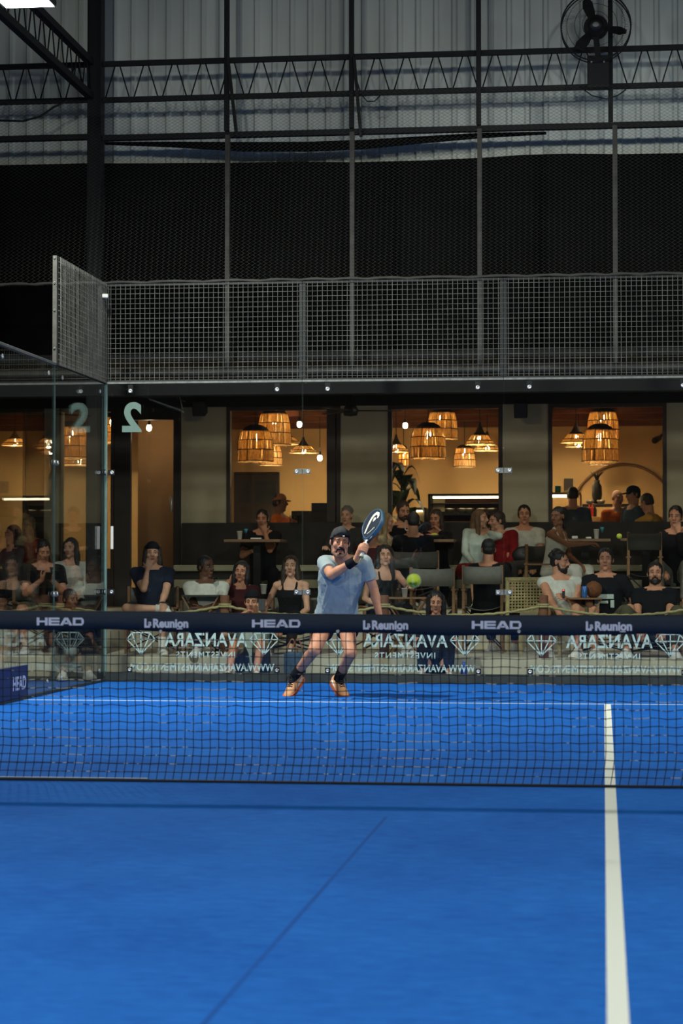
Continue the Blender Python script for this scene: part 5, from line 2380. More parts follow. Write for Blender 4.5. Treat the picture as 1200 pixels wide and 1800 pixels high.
    if face:
        for sx in (-1, 1):
            mb = MB()
            mb.ell(hp(sx * .031, .0735, .007), (.0125 * s, .0105 * s, .0062 * s), HR, 14, 8)
            eo = mb.build('eye', 'eye_white', root, True)
            mb = MB()
            mb.ell(hp(sx * .031, .0805, .0065), (.0062 * s, .0048 * s, .0060 * s), HR, 12, 8)
            mb.build('iris', 'iris', eo, True)
            mb = MB()
            mb.tube([hp(sx * .013, .0885, .0285), hp(sx * .030, .0875, .031), hp(sx * .050, .072, .025)], [.0030 * s, .0038 * s, .0020 * s], 6)
            mb.build('eyebrow', hair[1] if hair[0] != 'bald' else 'hair_brown', root, True)
            mb = MB()
            mb.tube([hp(sx * .031 - .016, .074, .010), hp(sx * .031, .0855, .0135), hp(sx * .031 + .016, .072, .009)], [.0024 * s, .0040 * s, .0024 * s], 6)
            mb.build('eyelid', skin, root, True)
        mb = MB()
        mb.ell(hp(0, .0835, -.059), (.022 * s, .0085 * s, .0045 * s), HR, 14, 8)
        mb.ell(hp(0, .0825, -.067), (.018 * s, .0085 * s, .0052 * s), HR, 14, 8)
        mb.build('mouth', 'lip', root, True)
    if feet:
        for sd in (-1, 1):
            if sock:
                mb = MB()
                K, A = J['K'][sd], J['A'][sd]
                mb.cone(A - (K - A).normalized() * .01 * s, A + (K - A).normalized() * sock[1] * s, .040 * s, .0455 * s, 18, False, True)
                td_ = V(J['toe'][sd]).normalized()
                mb.cone(A, A + td_ * .07 * s - foot_up(td_) * (.035 * s), .040 * s, .03 * s, 18)
                mb.build('sock', sock[0], root, True)
            shoe(root, J['A'][sd], J['toe'][sd], s, shoes[0], shoes[1], laces, shoe_detail)
    return body


def rotv(v, ax, a):
    return Matrix.Rotation(a, 3, ax) @ v


def seated(label, px, py, Y, floor, rz=0, lean=5, s=1.0, head=(0, 0, 0), arms=('lap', 'lap'), legs='normal', chair=None, side=0, standing=False, group=None, twist=0, knees=None, **kw):
    """head centre at picture point px,py, depth Y; rz in degrees turns the person (0 faces the court)"""
    hw = at(px, py, Y)
    rz = math.radians(rz)
    ln = math.radians(lean)
    sdl = math.radians(side)
    U = rotv(rotv(V((0, 0, 1)), 'X', ln), 'Y', sdl)
    U2 = rotv(rotv(V((0, 0, 1)), 'X', ln * .35), 'Y', sdl * .5)
    dN = U * (.50 * s)
    dH = dN + U2 * (.165 * s)
    off = Matrix.Rotation(rz, 3, 'Z') @ dH
    root = thing('person', label, 'person', (hw.x - off.x, hw.y - off.y, floor), rz, group)
    pz = hw.z - floor - dH.z
    P = V((0, 0, pz))
    fem = kw.get('female', False)
    J = {'s': s, 'P': P, 'N': P + dN, 'H': P + dH}
    J['Lp'] = V((1, 0, 0))
    J['Ls'] = rotv(rotv(V((1, 0, 0)), 'Y', sdl), 'Z', math.radians(twist))
    y_, p_, r_ = [math.radians(a) for a in head]
    R = Matrix.Rotation(y_, 3, 'Z') @ Matrix.Rotation(p_, 3, 'X') @ Matrix.Rotation(r_, 3, 'Y')
    J['Hs'] = R @ V((1, 0, 0))
    J['Hf'] = R @ V((0, -1, 0))
    J['Hu'] = R @ V((0, 0, 1))
    shw = (.165 if fem else .185) * s
    J['S'], J['E'], J['W'], J['hd'], J['hn'], J['hip'], J['K'], J['A'], J['toe'] = {}, {}, {}, {}, {}, {}, {}, {}, {}
    for i, sd in enumerate((-1, 1)):
        S = J['N'] - U * (.055 * s) + J['Ls'] * (sd * shw)
        J['S'][sd] = S
        a = arms[i]
        hint = V((sd * .6, .3, -1))
        if a == 'lap':
            T = P + V((sd * .11, -.33, .07)) * s
            n = V((0, 0, -1))
        elif a == 'knee':
            T = P + V((sd * .13, -.42, .13)) * s
            n = V((0, 0, -1))
        elif a == 'rest':
            T = P + V((sd * .29, -.18, .13)) * s
            n = V((0, 0, -1))
        elif a == 'chin':
            T = J['H'] + (J['Hf'] * .085 + J['Hu'] * -.175 + J['Hs'] * (sd * .05)) * s
            n = V((0, 1, .4))
            hint = V((sd * .5, -.4, -1))
        elif a == 'cheek':
            T = J['H'] + (J['Hf'] * .03 + J['Hu'] * -.13 + J['Hs'] * (sd * .12)) * s
            n = V((-sd, .2, 0))
            hint = V((sd * .3, -.5, -1))
        elif a == 'mouth':
            T = J['H'] + (J['Hf'] * .16 + J['Hu'] * -.13 + J['Hs'] * (sd * .10)) * s
            n = V((-sd * .8, .5, 0))
            hint = V((sd * .8, -.3, -1))
        elif a == 'phone':
            T = P + V((sd * .06, -.40, .32)) * s
            n = V((0, .7, .7))
        elif a == 'up':
            T = J['H'] + V((sd * .17, -.2, -.12)) * s
            n = V((-sd * .5, .8, 0))
        elif a == 'table':
            T = P + V((sd * .12, -.42, .24)) * s
            n = V((0, 0, -1))
        elif a == 'fold':
            T = P + V((-sd * .06, -.24 - .03 * i, .16 + .05 * i)) * s
            n = V((0, 1, 0))
            hint = V((sd, .1, -.8))
        elif a == 'down':
            T = S + V((sd * .08, -.05, -.53)) * s
            n = V((-sd, 0, 0))
        elif a == 'forward':
            T = S + V((-sd * .05, -.5, -.12)) * s
            n = V((0, 0, -1))
        else:
            T = P + V(a) * s
            n = V((-sd * .5, .5, -.5))
        El, W = ik(S, T, .285 * s, .255 * s, hint)
        J['E'][sd], J['W'][sd] = El, W
        d = (W - El).normalized()
        if a in ('chin', 'cheek', 'up'):
            d = (d + V((0, 0, .8)) + V((-sd * .2, 0, 0))).normalized()
        elif a in ('lap', 'knee'):
            d = (d + V((0, -.5, -.4))).normalized()
        elif a == 'mouth':
            d = (J['H'] + J['Hf'] * .09 * s + J['Hu'] * -.06 * s - W).normalized()
        J['hd'][sd] = d
        J['hn'][sd] = n
        hip = P + V((sd * .092 * s, 0, -.02 * s))
        J['hip'][sd] = hip
        if standing:
            J['K'][sd] = V((sd * .10 * s, -.02, .5 * pz))
            J['A'][sd] = V((sd * .11 * s, .01, .09 * s))
            J['toe'][sd] = V((sd * .2, -1, 0))
        else:
            reach = .46 if pz > .38 else .62
            T = V((sd * .14 * s, -reach * s, .088 * s))
            khint = V((sd * .12, -.5, 1))
            if legs == 'cross_r' and sd < 0:
                T = P + V((.17, -.40, .06)) * s
                khint = V((-1.0, -.6, .15))
            if legs == 'cross_l' and sd > 0:
                T = P + V((-.17, -.40, .06)) * s
                khint = V((1.0, -.6, .15))
            if legs == 'wide':
                T = V((sd * .24 * s, -.44 * s, .088 * s))
                khint = V((sd * .4, -.5, 1))
            if legs == 'back':
                T = V((sd * .12 * s, -.2 * s, .10 * s))
            K, A = ik(hip, T, .42 * s, .41 * s, khint)
            J['K'][sd], J['A'][sd] = K, A
            J['toe'][sd] = V((sd * .25, -1, -.02))
            if legs == 'cross_r' and sd < 0:
                J['toe'][sd] = V((.75, -.6, -.2))
            if legs == 'cross_l' and sd > 0:
                J['toe'][sd] = V((-.75, -.6, -.2))
    build_person(root, J, **kw)
    if chair:
        hs = pz - .115 * s
        c = director_chair((root.location.x, root.location.y, floor), rz, chair[0], hs=max(.16, hs), hb=max(.16, hs) + .42, canvas=chair[1] if len(chair) > 1 else 'canvas')
    root['seat_z'] = pz
    del root['seat_z']
    return root, J


def prop_at(root, p):
    """a world point from a point in a person's own frame"""
    return Matrix.Translation(root.location) @ (Matrix.Rotation(root.rotation_euler.z, 4, 'Z') @ V(p))


# ---------------- the player
def player():
    root = thing('person', 'padel player in pale blue tee, black shorts and backwards cap, lunging with racket raised', 'person', (at(575, 1226, 7.75).x, 7.75, 0))
    inv = -V(root.location)

    def q(px, py, Y):
        return at(px, py, Y) + inv
    J = {'s': 1.06, 'girth': 1.07}
    J['P'] = q(590, 1082, 7.90)
    J['N'] = q(606, 985, 7.66)
    J['H'] = q(597.5, 953, 7.50)
    J['Lp'] = V((1, -.12, -.02)).normalized()
    J['Ls'] = V((1, .10, .02)).normalized()
    R = Matrix.Rotation(math.radians(14), 3, 'Z') @ Matrix.Rotation(math.radians(6), 3, 'X') @ Matrix.Rotation(math.radians(5), 3, 'Y')
    J['Hs'], J['Hf'], J['Hu'] = R @ V((1, 0, 0)), R @ V((0, -1, 0)), R @ V((0, 0, 1))
    J['S'] = {-1: q(571, 990, 7.64), 1: q(640, 989, 7.68)}
    J['E'] = {-1: q(582, 1011, 7.38), 1: q(657, 1036, 7.74)}
    J['W'] = {-1: q(626, 984, 7.30), 1: q(667, 1084, 7.64)}
    J['hd'] = {-1: V((.5, -.1, .6)), 1: V((.12, -.25, -1))}
    J['hn'] = {-1: V((.3, .9, 0)), 1: V((-1, 0, 0))}
    J['hip'] = {-1: q(575, 1090, 7.90), 1: q(607, 1088, 7.92)}
    J['K'] = {-1: q(552, 1143, 7.58), 1: q(616, 1148, 7.60)}
    J['A'] = {-1: q(517, 1189, 7.86), 1: q(595, 1192, 7.90)}
    J['toe'] = {-1: V((-.075, -.17, -.13)), 1: V((.10, -.17, -.10))}
    hc = q(640, 965, 7.27)
    ax = V((.062, .10, .20)).normalized()
    front = V((-.25, -1, 0)) - ax * V((-.25, -1, 0)).dot(ax)
    front.normalize()
    right = front.cross(ax)
    if right.x < 0:
        right = -right

    def grip(mb):
        W = J['W'][-1]
        mb.cone(W, hc - right * .022 - ax * .012 + front * .016, .030, .030)
        mb.ell(hc - right * .018 + front * .018, (.036, .030, .046), Matrix((right, front, ax)).transposed())
        for i, o_ in enumerate((.034, .012, -.010, -.031)):
            pts = []
            r_ = .0285
            for k in range(9):
                a = math.radians(-35 + k * 30)
                pts.append(hc + ax * (o_ - .004 * math.sin(a)) + front * (math.cos(a) * r_) + right * (math.sin(a) * r_))
            for k in range(8):
                mb.cone(pts[k], pts[k + 1], .0110 - .0004 * k, .0106 - .0004 * k, 10)
            # knuckle
            mb.ell(pts[1] + front * .003, (.0125, .0125, .0125))
        b = hc - right * .028 + ax * .018 + front * .004
        mb.cone(b, hc - right * .022 + ax * .062 - front * .006, .0135, .0115, 10)
        mb.cone(hc - right * .022 + ax * .062 - front * .006, hc - right * .006 + ax * .078 - front * .022, .0110, .0095, 10)
    build_person(root, J, skin='skin_tan', hair=('short', 'hair_brown'), top=('tee', 'player_shirt'), bottom=('shorts_', 'player_shorts'), shoes=('shoe_peach', 'shoe_gum'),
                 sock=('cloth_black', .13), beard=('tash', 'hair_black'), voxel=.0048, hands=(False, True), curl=(.5, .35), fold=.004, body_smooth=12, drape=.011, extra_body=grip, laces='shoe_black', shoe_detail=True)
    H, Hs, Hf, Hu, s = J['H'], J['Hs'], J['Hf'], J['Hu'], J['s']

    def hp(x, f, u):
        return H + Hs * (x * s) + Hf * (f * s) + Hu * (u * s)
    # backwards cap: crown with an arch over the forehead, strap, brim behind
    mb = MB()
    rs = []
    for i in range(11):
        t_ = i / 10
        a = t_ * PI / 2 * .97
        ring = []
        for j in range(36):
            b = 2 * PI * j / 36
            fr = max(0, math.sin(b)) ** 6
            z0 = .018 + .068 * max(0, math.sin(b)) ** 2.2 - .010 * max(0, -math.sin(b))
            ring.append(hp(.0845 * math.cos(a) * math.cos(b), -.012 + .104 * math.cos(a) * math.sin(b), z0 * (1 - t_) + .052 * t_ + .082 * math.sin(a) * (1 - .10 * fr * (1 - t_))))
        rs.append(ring)
    mb.rings(rs)
    cap = mb.build('cap', 'cloth_dark_grey', root, True)
    mb = MB()
    mb.tube([hp(.084 * math.sin(a), -.012 + .101 * math.cos(a), .058) for a in [-.85 + 1.7 * i / 14 for i in range(15)]], .0065, 8)
    mb.build('strap', 'cloth_black', cap, True)
    mb = MB()
    mb.box(hp(.012, .092, .059), (.02, .008, .014), None, .002)
    mb.build('buckle', 'bolt_steel', cap, True)
    mb = MB()
    rs = []
    for i in range(7):
        a = -1.0 + 2.0 * i / 6
        x = .074 * math.sin(a)
        rs.append([hp(x, -.085 * math.cos(a) - .02, .05), hp(x * 1.05, -.175 * math.cos(a * .9), .02), hp(x * 1.05, -.175 * math.cos(a * .9), .016), hp(x, -.085 * math.cos(a) - .02, .045)])
    mb.rings(rs)
    mb.build('brim', 'cloth_dark_grey', cap, True)
    # beard stubble on chin and jaw
    mb = MB()
    HR = Matrix((Hs, Hf, Hu)).transposed()
    mb.ell(hp(0, .060, -.101), tuple(x * s for x in (.030, .027, .024)), HR)
    for sx in (-1, 1):
        mb.cone(hp(sx * .012, .062, -.108), hp(sx * .050, .018, -.088), .020 * s, .017 * s)
        mb.cone(hp(sx * .050, .018, -.088), hp(sx * .061, -.004, -.03), .0165 * s, .010 * s)
    me = remeshed(mb, .004, 3)
    link_mesh('beard', me, mat('stubble', C(128, 98, 80), .8, 0, .35, 90, .4, 200), root, True)
    # wristband
    W, El = J['W'][-1], J['E'][-1]
    d = (El - W).normalized()
    mb = MB()
    mb.cone(W + d * .012, W + d * .095, .0385, .0435, 24, True, True)
    mb.build('wristband', 'cloth_black', root, True)
    # thin bracelet and neck cord
    mb = MB()
    x, y, _ = frame_of(d)
    mb.tube([W - d * .004 + (x * math.cos(2 * PI * i / 20) + y * math.sin(2 * PI * i / 20)) * .036 for i in range(21)], .0035, 6, False)
    mb.build('bracelet', 'cane', root, True)
    # collar band
    U = (J['N'] - J['P']).normalized()
    F = J['Ls'].cross(U)
    mb = MB()
    mb.tube([J['N'] + U * (-.012 + -.035 * max(0, math.sin(2 * PI * i / 28))) + J['Ls'] * (.082 * math.cos(2 * PI * i / 28)) + F * (.078 * math.sin(2 * PI * i / 28)) for i in range(29)], .0065, 6, False)
    mb.build('collar', 'player_shirt', root, True)
    # racket held in the hand
    rk = thing('padel_racket', 'dark blue padel racket with white curved emblem in the player\'s hand', 'racket', hc - inv)
    nrm = V((-.70, -.72, .1))
    nrm = (nrm - ax * nrm.dot(ax)).normalized()
    lat = ax.cross(nrm)
    if lat.x < 0:
        lat = -lat
    c0 = ax * .245

    def outline(k=1.0):
        pts = []
        for i in range(48):
            a = 2 * PI * i / 48
            x = .122 * math.sin(a)
            y = .152 * math.cos(a)
            if y < 0:
                x *= (1 - .34 * (-y / .152) ** 1.6)
                y *= 1.02
            pts.append((x * k, y * k))
        return pts
    th = .019

    def ringpts(k, off):
        return [c0 + lat * x + ax * y + nrm * off for x, y in outline(k)]
    mb = MB()
    mb.rings([ringpts(.955, -th + .001), ringpts(.955, th - .001)])
    mb.build('face', 'racket_face', rk)
    mb = MB()
    n_ = 48
    a_, b_, c_, d_, e_ = ringpts(.93, th + .0015), ringpts(.985, th + .001), ringpts(1.0, th * .6), ringpts(1.0, -th * .6), ringpts(.985, -th - .001)
    f_ = ringpts(.93, -th - .0015)
    g_, h_ = ringpts(.93, -th + .003), ringpts(.93, th - .003)
    allr = [a_, b_, c_, d_, e_, f_, g_, h_, a_]
    vs = [p for r in allr[:-1] for p in r]
    fs = []
    for i in range(8):
        for j in range(n_):
            k = (j + 1) % n_
            i2 = (i + 1) % 8
            fs.append((i * n_ + j, i * n_ + k, i2 * n_ + k, i2 * n_ + j))
    mb.add(vs, fs)
    mb.build('edge', 'racket_edge', rk, True)
    # drilled holes shown as dark round recesses
    mb = MB()
    R3 = Matrix((lat, ax, nrm)).transposed()
    for iy in range(-5, 6):
        for ix in range(-4, 5):
            x = ix * .0225 + (.011 if iy % 2 else 0)
            y = iy * .0215 + .015
            if (x / .09) ** 2 + ((y) / .125) ** 2 > 1 or y < -.085:
                continue
            m2 = MB()
            m2.lathe([(.0055, 0), (.0055, .0012), (.001, .0012)], seg=10)
            mb.add([R3 @ V((v[0] + x, v[1] + y, v[2] + th - .0008)) + c0 for v in m2.v], m2.f)
    mb.build('hole', 'black_plastic', rk)['kind'] = 'stuff'
    # white emblem: long stroke with a hook at its top
    mb = MB()

    def strip(pts, wd):
        rs = []
        for i, (x, y) in enumerate(pts):
            dx = pts[min(i + 1, len(pts) - 1)][0] - pts[max(i - 1, 0)][0]
            dy = pts[min(i + 1, len(pts) - 1)][1] - pts[max(i - 1, 0)][1]
            l_ = math.hypot(dx, dy)
            nx, ny = -dy / l_ * wd[i], dx / l_ * wd[i]
            P_ = lambda X, Y_, o_: c0 + lat * X + ax * Y_ + nrm * o_
            rs.append([P_(x + nx, y + ny, th), P_(x - nx, y - ny, th), P_(x - nx, y - ny, th + .0025), P_(x + nx, y + ny, th + .0025)])
        mb.rings(rs)
    strip([(-.045, -.095), (-.042, -.05), (-.036, .0), (-.026, .045), (-.008, .082), (.022, .102), (.05, .092), (.062, .066), (.058, .046)], [.008, .009, .011, .013, .015, .016, .015, .012, .008])
    strip([(.008, .04), (.022, .052), (.032, .046), (.026, .034), (.008, .022)], [.006, .01, .011, .009, .005])
    strip([(-.012, -.105), (.03, -.075), (.062, -.045)], [.002, .003, .002])
    mb.build('emblem', 'racket_white', rk)
    # throat and handle
    mb = MB()
    for sx in (-1, 1):
        mb.tube([c0 + lat * (sx * .066) - ax * .122, c0 + lat * (sx * .034) - ax * .155, c0 + lat * (sx * .014) - ax * .185], [.014, .012, .012], 10)
    mb.build('throat', 'racket_face', rk, True)
    mb = MB()
    mb.tube([ax * .085, ax * .05, ax * -.05, ax * -.075], [.0165, .0175, .0175, .0185], 14)
    mb.build('grip', 'grip_white', rk, True)
    mb = MB()
    mb.tube([ax * -.072, ax * -.082], [.021, .019], 14)
    mb.tube([ax * -.08, ax * -.08 + V((-.01, -.01, -.03)), W - hc + V((.01, -.02, -.03))], .003, 6)
    mb.build('butt_cap', 'cane', rk, True)
    return root


player()

# ---------------- spectators
TB, TA = BZ, 0.0
seated('person in navy cap and navy tee, chin on hand, one ankle on the other knee', 268, 972, 12.3, TB, 8, -8, 1.02, (4, 2, 0), ('chin', 'lap'), 'cross_r', ('folding canvas chair under the person in navy cap', ), skin='skin_fair',
       hair=('long', 'hair_brown'), top=('tee', 'cloth_navy'), bottom=('shorts', 'cloth_dark_grey'), cap=('cloth_black', -1), sock=('sock_white', .10))
seated('man in white tee with folded arms, head turned right', 362, 997, 12.2, TB, 14, -14, 1.03, (38, 0, 0), ('fold', 'fold'), 'normal', ('folding canvas chair under the man in white tee', ), skin='skin_dark',
       hair=('short', 'hair_black'), top=('tee', 'cloth_white'), bottom=('trousers', 'cloth_navy'))
seated('woman in maroon top, hand raised to her cheek', 424, 1004, 12.6, TB, 6, 6, .95, (-8, 4, 6), ('cheek', 'lap'), 'normal', ('folding canvas chair under the woman in maroon', ), skin='skin_tan', female=True,
       hair=('long', 'hair_black'), top=('tee', 'cloth_maroon'), bottom=('trousers', 'cloth_black'))
seated('woman with long dark hair in black tank top looking at the camera', 511, 995, 12.2, TB, -6, 4, .97, (6, 0, 0), ('rest', 'lap'), 'normal', ('folding canvas chair under the woman in black tank top', ), skin='skin_fair', female=True,
       hair=('long', 'hair_brown'), top=('tank', 'cloth_black'), bottom=('trousers', 'cloth_black'))
r9, J9 = seated('man sitting low in pale shirt and dark headband, smoking with phone raised', 443, 1058, 10.95, TA, 0, 4, 1.0, (0, 4, 0), ('mouth', 'up'), 'normal', None, skin='skin_tan',
                hair=('short', 'hair_brown'), top=('tee', 'cloth_pale_green'), bottom=('shorts', 'cloth_olive'), cap=('cloth_black', -1))
p = prop_at(r9, J9['W'][1] + J9['hd'][1] * .07 + V((0, -.035, .0)))
t = thing('smartphone', 'dark phone held up by the smoking man', 'phone', p, .2)
mb = MB()
mb.box((0, 0, .03), (.072, .008, .14), Matrix.Rotation(-.5, 3, 'X'), .003)
mb.build('body', 'black_plastic', t)
seated('woman with dark hair sitting low with eyes lowered, below the ball', 766, 1058, 10.95, TA, 4, 6, .95, (0, 10, 0), ('lap', 'lap'), 'normal', None, skin='skin_tan', female=True,
       hair=('long', 'hair_black'), top=('tee', 'cloth_dark_grey'), bottom=('trousers', 'cloth_black'))
seated('boy with black fringe sitting low at left, looking right', 124, 1054, 10.95, TA, 20, 4, .92, (30, 4, 0), ('lap', 'lap'), 'normal', None, skin='skin_brown',
       hair=('short', 'hair_black'), top=('tee', 'cloth_black'), bottom=('trousers', 'cloth_black'))
seated('woman with long dark hair in white shirt behind the side glass', 124, 963, 13.1, TB, 10, 8, .96, (-20, 4, 0), ('knee', 'knee'), 'normal', ('folding canvas chair under the woman in white shirt', ), skin='skin_fair', female=True,
       hair=('long', 'hair_black'), top=('long', 'cloth_white'), bottom=('trousers', 'cloth_dark_grey'))
r3, J3 = seated('man in black tee leaning over his phone behind the side glass', 76, 968, 12.0, TB, 24, 16, 1.0, (8, 22, 0), ('phone', 'phone'), 'wide', ('folding canvas chair under the man with phone at left', ), skin='skin_tan',
                hair=('short', 'hair_black'), top=('tee', 'cloth_black'), bottom=('shorts', 'cloth_olive'))
p = prop_at(r3, (J3['W'][-1] + J3['W'][1]) / 2 + V((0, -.10, .04)))
t = thing('smartphone', 'dark phone in the hands of the man in black tee at left', 'phone', p, .4)
mb = MB()
mb.box((0, 0, 0), (.074, .14, .009), Matrix.Rotation(-.7, 3, 'X'), .003)
mb.build('body', 'black_plastic', t)
seated('man in dark red tee at the far left table, seen through the side glass', 50, 925, 15.3, CZ, 10, 4, 1.03, (-20, 6, 0), ('table', 'table'), 'normal', ('folding canvas chair under the man in dark red', 'canvas_dark'), skin='skin_brown',
       hair=('short', 'hair_black'), top=('tee', 'cloth_darkred'), bottom=('trousers', 'cloth_black'), voxel=.009)
seated('person with dark hair in dark jacket at the left picture edge', 22, 940, 14.1, CZ, -40, 4, .98, (0, 4, 0), ('table', 'lap'), 'normal', ('folding canvas chair at the left picture edge', 'canvas_dark'), skin='skin_tan', female=True,
       hair=('long', 'hair_black'), top=('long', 'cloth_dark_grey'), bottom=('trousers', 'cloth_black'), voxel=.009)
seated('man in dark tee with hand at his mouth, elbow on the left upper table', 461, 912, 15.75, CZ, 4, 10, 1.0, (-6, 6, 0), ('table', 'chin'), 'back', None, skin='skin_tan',
       hair=('short', 'hair_black'), top=('tee', 'cloth_black'), bottom=('trousers', 'cloth_black'), voxel=.009)
seated('man in orange tee and tan cap standing inside the left window, facing right', 492, 884, 17.6, CZ, 82, 0, 1.0, (0, 0, 0), ('down', 'forward'), 'normal', None, standing=True, skin='skin_brown',
       hair=('short', 'hair_black'), top=('tee', 'cloth_orange'), bottom=('trousers', 'cloth_black'), cap=('tan_leather', 1), voxel=.009)
seated('grey haired person behind the player\'s racket in front of the middle pier', 609, 907, 15.7, CZ, -20, 4, .95, (10, 0, 0), ('table', 'lap'), 'back', None, skin='skin_fair',
       hair=('curly', 'hair_grey'), top=('long', 'cloth_dark_grey'), bottom=('trousers', 'cloth_black'), voxel=.009)
seated('man in maroon long sleeves with his back turned just right of the racket', 655, 935, 14.3, CZ, 165, 2, 1.0, (0, 0, 0), ('table', 'table'), 'back', ('folding canvas chair under the man in maroon', 'canvas_dark'), skin='skin_tan',
       hair=('short', 'hair_brown'), top=('long', 'cloth_maroon'), bottom=('trousers', 'cloth_black'), voxel=.009)
seated('woman with curly blond hair in patterned top at the middle table', 679, 918, 15.3, CZ, 78, 8, .97, (10, 6, 0), ('table', 'table'), 'normal', ('folding canvas chair under the blond woman', 'canvas_dark'), skin='skin_fair', female=True,
       hair=('long', 'hair_blond'), top=('long', 'cloth_print'), bottom=('trousers', 'cloth_black'), voxel=.009)
seated('bearded man in black tee bending his head at the middle table', 708, 898, 15.75, CZ, 12, 10, 1.04, (16, 14, 0), ('table', 'chin'), 'back', None, skin='skin_tan',
       hair=('short', 'hair_brown'), top=('tee', 'cloth_black'), bottom=('trousers', 'cloth_black'), beard=('full', 'hair_brown'), voxel=.008)
seated('dark haired person seen from behind at the middle table', 726, 918, 14.5, CZ, 190, 6, .98, (0, 8, 0), ('table', 'table'), 'back', ('folding canvas chair seen from behind at the middle table', 'canvas_dark'), skin='skin_tan',
       hair=('short', 'hair_black'), top=('tee', 'cloth_black'), bottom=('trousers', 'cloth_black'), voxel=.009)
seated('woman in dark hooded top eating at the middle table', 766, 912, 15.7, CZ, -6, 8, .99, (-10, 8, 0), ('table', 'mouth'), 'back', None, skin='skin_tan', female=True,
       hair=('hood', 'hair_brown'), top=('long', 'cloth_black'), bottom=('trousers', 'cloth_black'), voxel=.008)
seated('dark haired woman in black top leaning forward beside the ball', 676, 976, 12.6, TB, 28, 14, .98, (-14, 2, 0), ('lap', 'forward'), 'normal', ('folding canvas chair under the woman beside the ball', ), skin='skin_fair', female=True,
       hair=('long', 'hair_black'), top=('tank', 'cloth_black'), bottom=('trousers', 'cloth_black'))
seated('girl with long light brown hair turned to the man in red', 844, 912, 15.45, CZ, 28, 2, .96, (40, 0, 0), ('lap', 'chin'), 'normal', None, side=14, skin='skin_fair', female=True,
       hair=('long', 'hair_light_brown'), top=('long', 'cloth_pale_green'), bottom=('shorts', 'cloth_red'), voxel=.008)
seated('man in red long sleeved shirt leaning towards the girl with long hair', 873, 916, 15.75, CZ, -22, 2, 1.02, (-42, 4, 0), ('lap', 'lap'), 'normal', None, side=-14, skin='skin_fair',
       hair=('short', 'hair_brown'), top=('long', 'cloth_red'), bottom=('trousers', 'cloth_black'), voxel=.008)
seated('dark haired man in black tee turned away on the grey canvas chair', 858, 966, 12.95, TB, 160, 4, 1.0, (30, 0, 0), ('table', 'forward'), 'normal', None, skin='skin_tan',
       hair=('short', 'hair_black'), top=('tee', 'cloth_black'), bottom=('trousers', 'cloth_black'))
r22, J22 = seated('man in white tee with a black bag on his lap, sitting against the bar front', 921, 905, 15.8, CZ, 4, -2, 1.04, (0, -2, 0), ('lap', 'lap'), 'cross_l', None, skin='skin_tan',
                  hair=('short', 'hair_black'), top=('tee', 'cloth_white'), bottom=('trousers', 'cloth_dark_grey'), voxel=.008)
p = prop_at(r22, J22['P'] + V((0, -.30, .17)))
t = thing('shoulder_bag', 'rounded black bag on the lap of the man in white tee', 'bag', p)
mb = MB()
mb.ell((0, 0, 0), (.17, .09, .13))
mb.box((0, -.085, .045), (.06, .01, .014), None, .004)
mb.build('body', 'black_plastic', t, True)
seated('woman with sleek black hair in white dress reaching over the right upper table', 980, 908, 14.6, CZ, 62, 8, .97, (-95, 4, 0), ('forward', 'lap'), 'normal', ('folding canvas chair under the woman in white dress', 'canvas_dark'), skin='skin_brown', female=True,
       hair=('ponytail', 'hair_black'), top=('tank', 'cloth_white'), bottom=('trousers', 'cloth_white'), voxel=.008)
r24, J24 = seated('man in sleeveless white top holding a lit device, looking right', 984, 988, 12.15, TB, 16, -4, 1.02, (52, 2, 0), ('knee', (-.02, -.30, .28)), 'wide', None, skin='skin_tan',
                  hair=('curly', 'hair_black'), top=('vest', 'cloth_white'), bottom=('shorts', 'cloth_olive'), beard=('full', 'hair_black'))
p = prop_at(r24, J24['W'][1] + J24['hd'][1] * .09 + V((0, -.03, .03)))
t = thing('lit_device', 'small device with a red light in the hand of the man in white', 'device', p)
mb = MB()
mb.box((0, 0, 0), (.03, .03, .09), None, .006)
mb.build('body', 'black_plastic', t)
mb = MB()
mb.ell((0, -.016, .035), (.009, .004, .006), None, 10, 6)
mb.build('light', mat('red_led', C(255, 30, 20), .4, 0, 0, emit=(1, .04, .03, 1), estr=5), t, True)
r25, J25 = seated('smiling man in black tee with pale print on the chest', 1064, 984, 12.2, TB, -4, -10, 1.05, (0, -4, 0), ('lap', 'rest'), 'wide', ('folding canvas chair under the smiling man', ), skin='skin_tan',
                  hair=('short', 'hair_black'), top=('tee', 'cloth_black'), bottom=('shorts', 'cloth_olive'))
mb = MB()
U = (J25['N'] - J25['P']).normalized()
o_ = J25['P'] + U * .27 + V((0, -.155, 0))
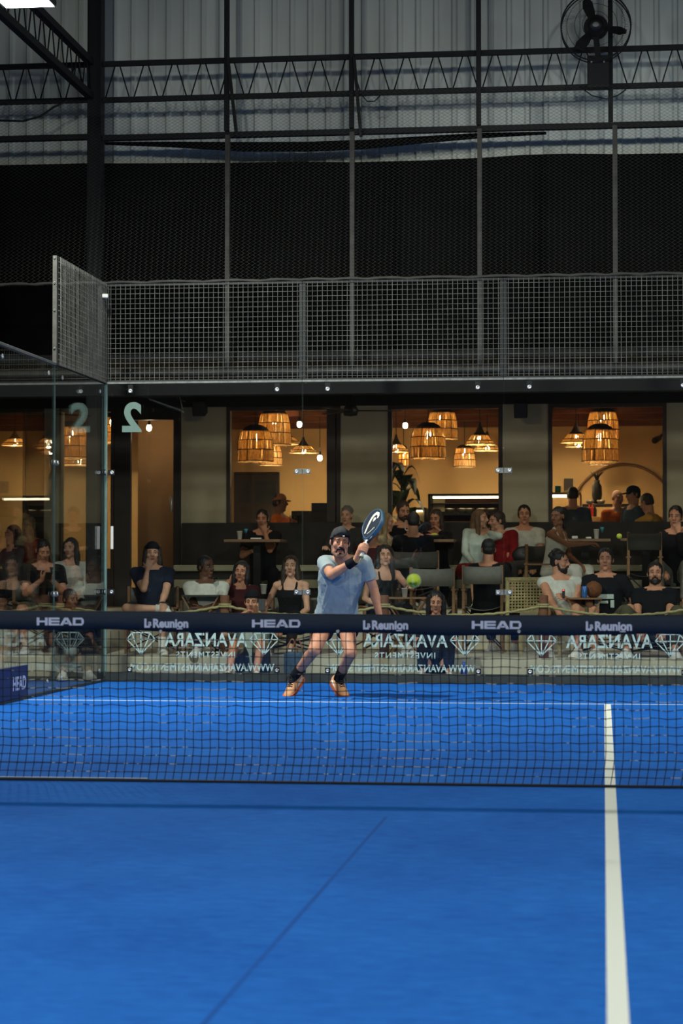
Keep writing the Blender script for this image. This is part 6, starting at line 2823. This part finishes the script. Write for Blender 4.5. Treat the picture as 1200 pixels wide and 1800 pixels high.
for k, (w_, h_, z) in enumerate(((.20, .05, .03), (.05, .09, -.045), (.08, .03, -.03), (.04, .08, -.05))):
    xo = (0, -.08, 0, .085)[k]
    mb.box(o_ + V((xo, 0, 0)) + U * z, (w_, .008, h_), None, .003)
mb.build('shirt_print', 'cloth_pale_green', r25)
seated('bearded man in black tee leaning back with hands together, at lower right', 1151, 1008, 12.1, TB, -6, -14, 1.04, (4, -4, 0), ('lap', 'lap'), 'wide', ('folding canvas chair under the bearded man at right', ), skin='skin_tan',
       hair=('short', 'hair_black'), top=('tee', 'cloth_black'), bottom=('trousers', 'cloth_olive'), beard=('full', 'hair_black'))
seated('man in black jacket over white shirt at the right picture edge', 1187, 908, 14.9, CZ, -8, 4, 1.08, (-4, 4, 0), ('lap', 'chin'), 'normal', ('folding canvas chair at the right picture edge', 'canvas_dark'), skin='skin_tan',
       hair=('short', 'hair_black'), top=('long', 'cloth_black'), bottom=('trousers', 'cloth_grey'), voxel=.008)
seated('bar worker in dark tee with his back turned inside the right window', 1006, 872, 18.6, CZ, 170, 6, 1.0, (20, 10, 0), ('down', 'down'), 'normal', None, standing=True, skin='skin_tan',
       hair=('short', 'hair_black'), top=('tee', 'cloth_blue_grey'), bottom=('trousers', 'cloth_black'), voxel=.009, face=False)
seated('person in navy cap and dark top inside the right window', 1112, 870, 18.2, CZ, -60, 4, 1.0, (0, 4, 0), ('down', 'down'), 'normal', None, standing=True, skin='skin_tan',
       hair=('short', 'hair_black'), top=('tee', 'cloth_blue_grey'), bottom=('trousers', 'cloth_black'), cap=('cloth_navy', 1), voxel=.009)
seated('bald person in orange top inside the right window, left of the navy cap', 1085, 876, 19.2, CZ, 30, 4, 1.0, (0, 4, 0), ('down', 'down'), 'normal', None, standing=True, skin='skin_fair',
       hair=('bald', 'hair_brown'), top=('tee', 'cloth_orange'), bottom=('trousers', 'cloth_black'), voxel=.009)
seated('person in yellow tee bending inside the right window below the navy cap', 1136, 884, 17.5, CZ, -100, 28, 1.0, (-30, 20, 0), ('forward', 'forward'), 'normal', None, standing=True, skin='skin_tan',
       hair=('short', 'hair_brown'), top=('tee', 'cloth_yellow'), bottom=('trousers', 'cloth_black'), voxel=.009)
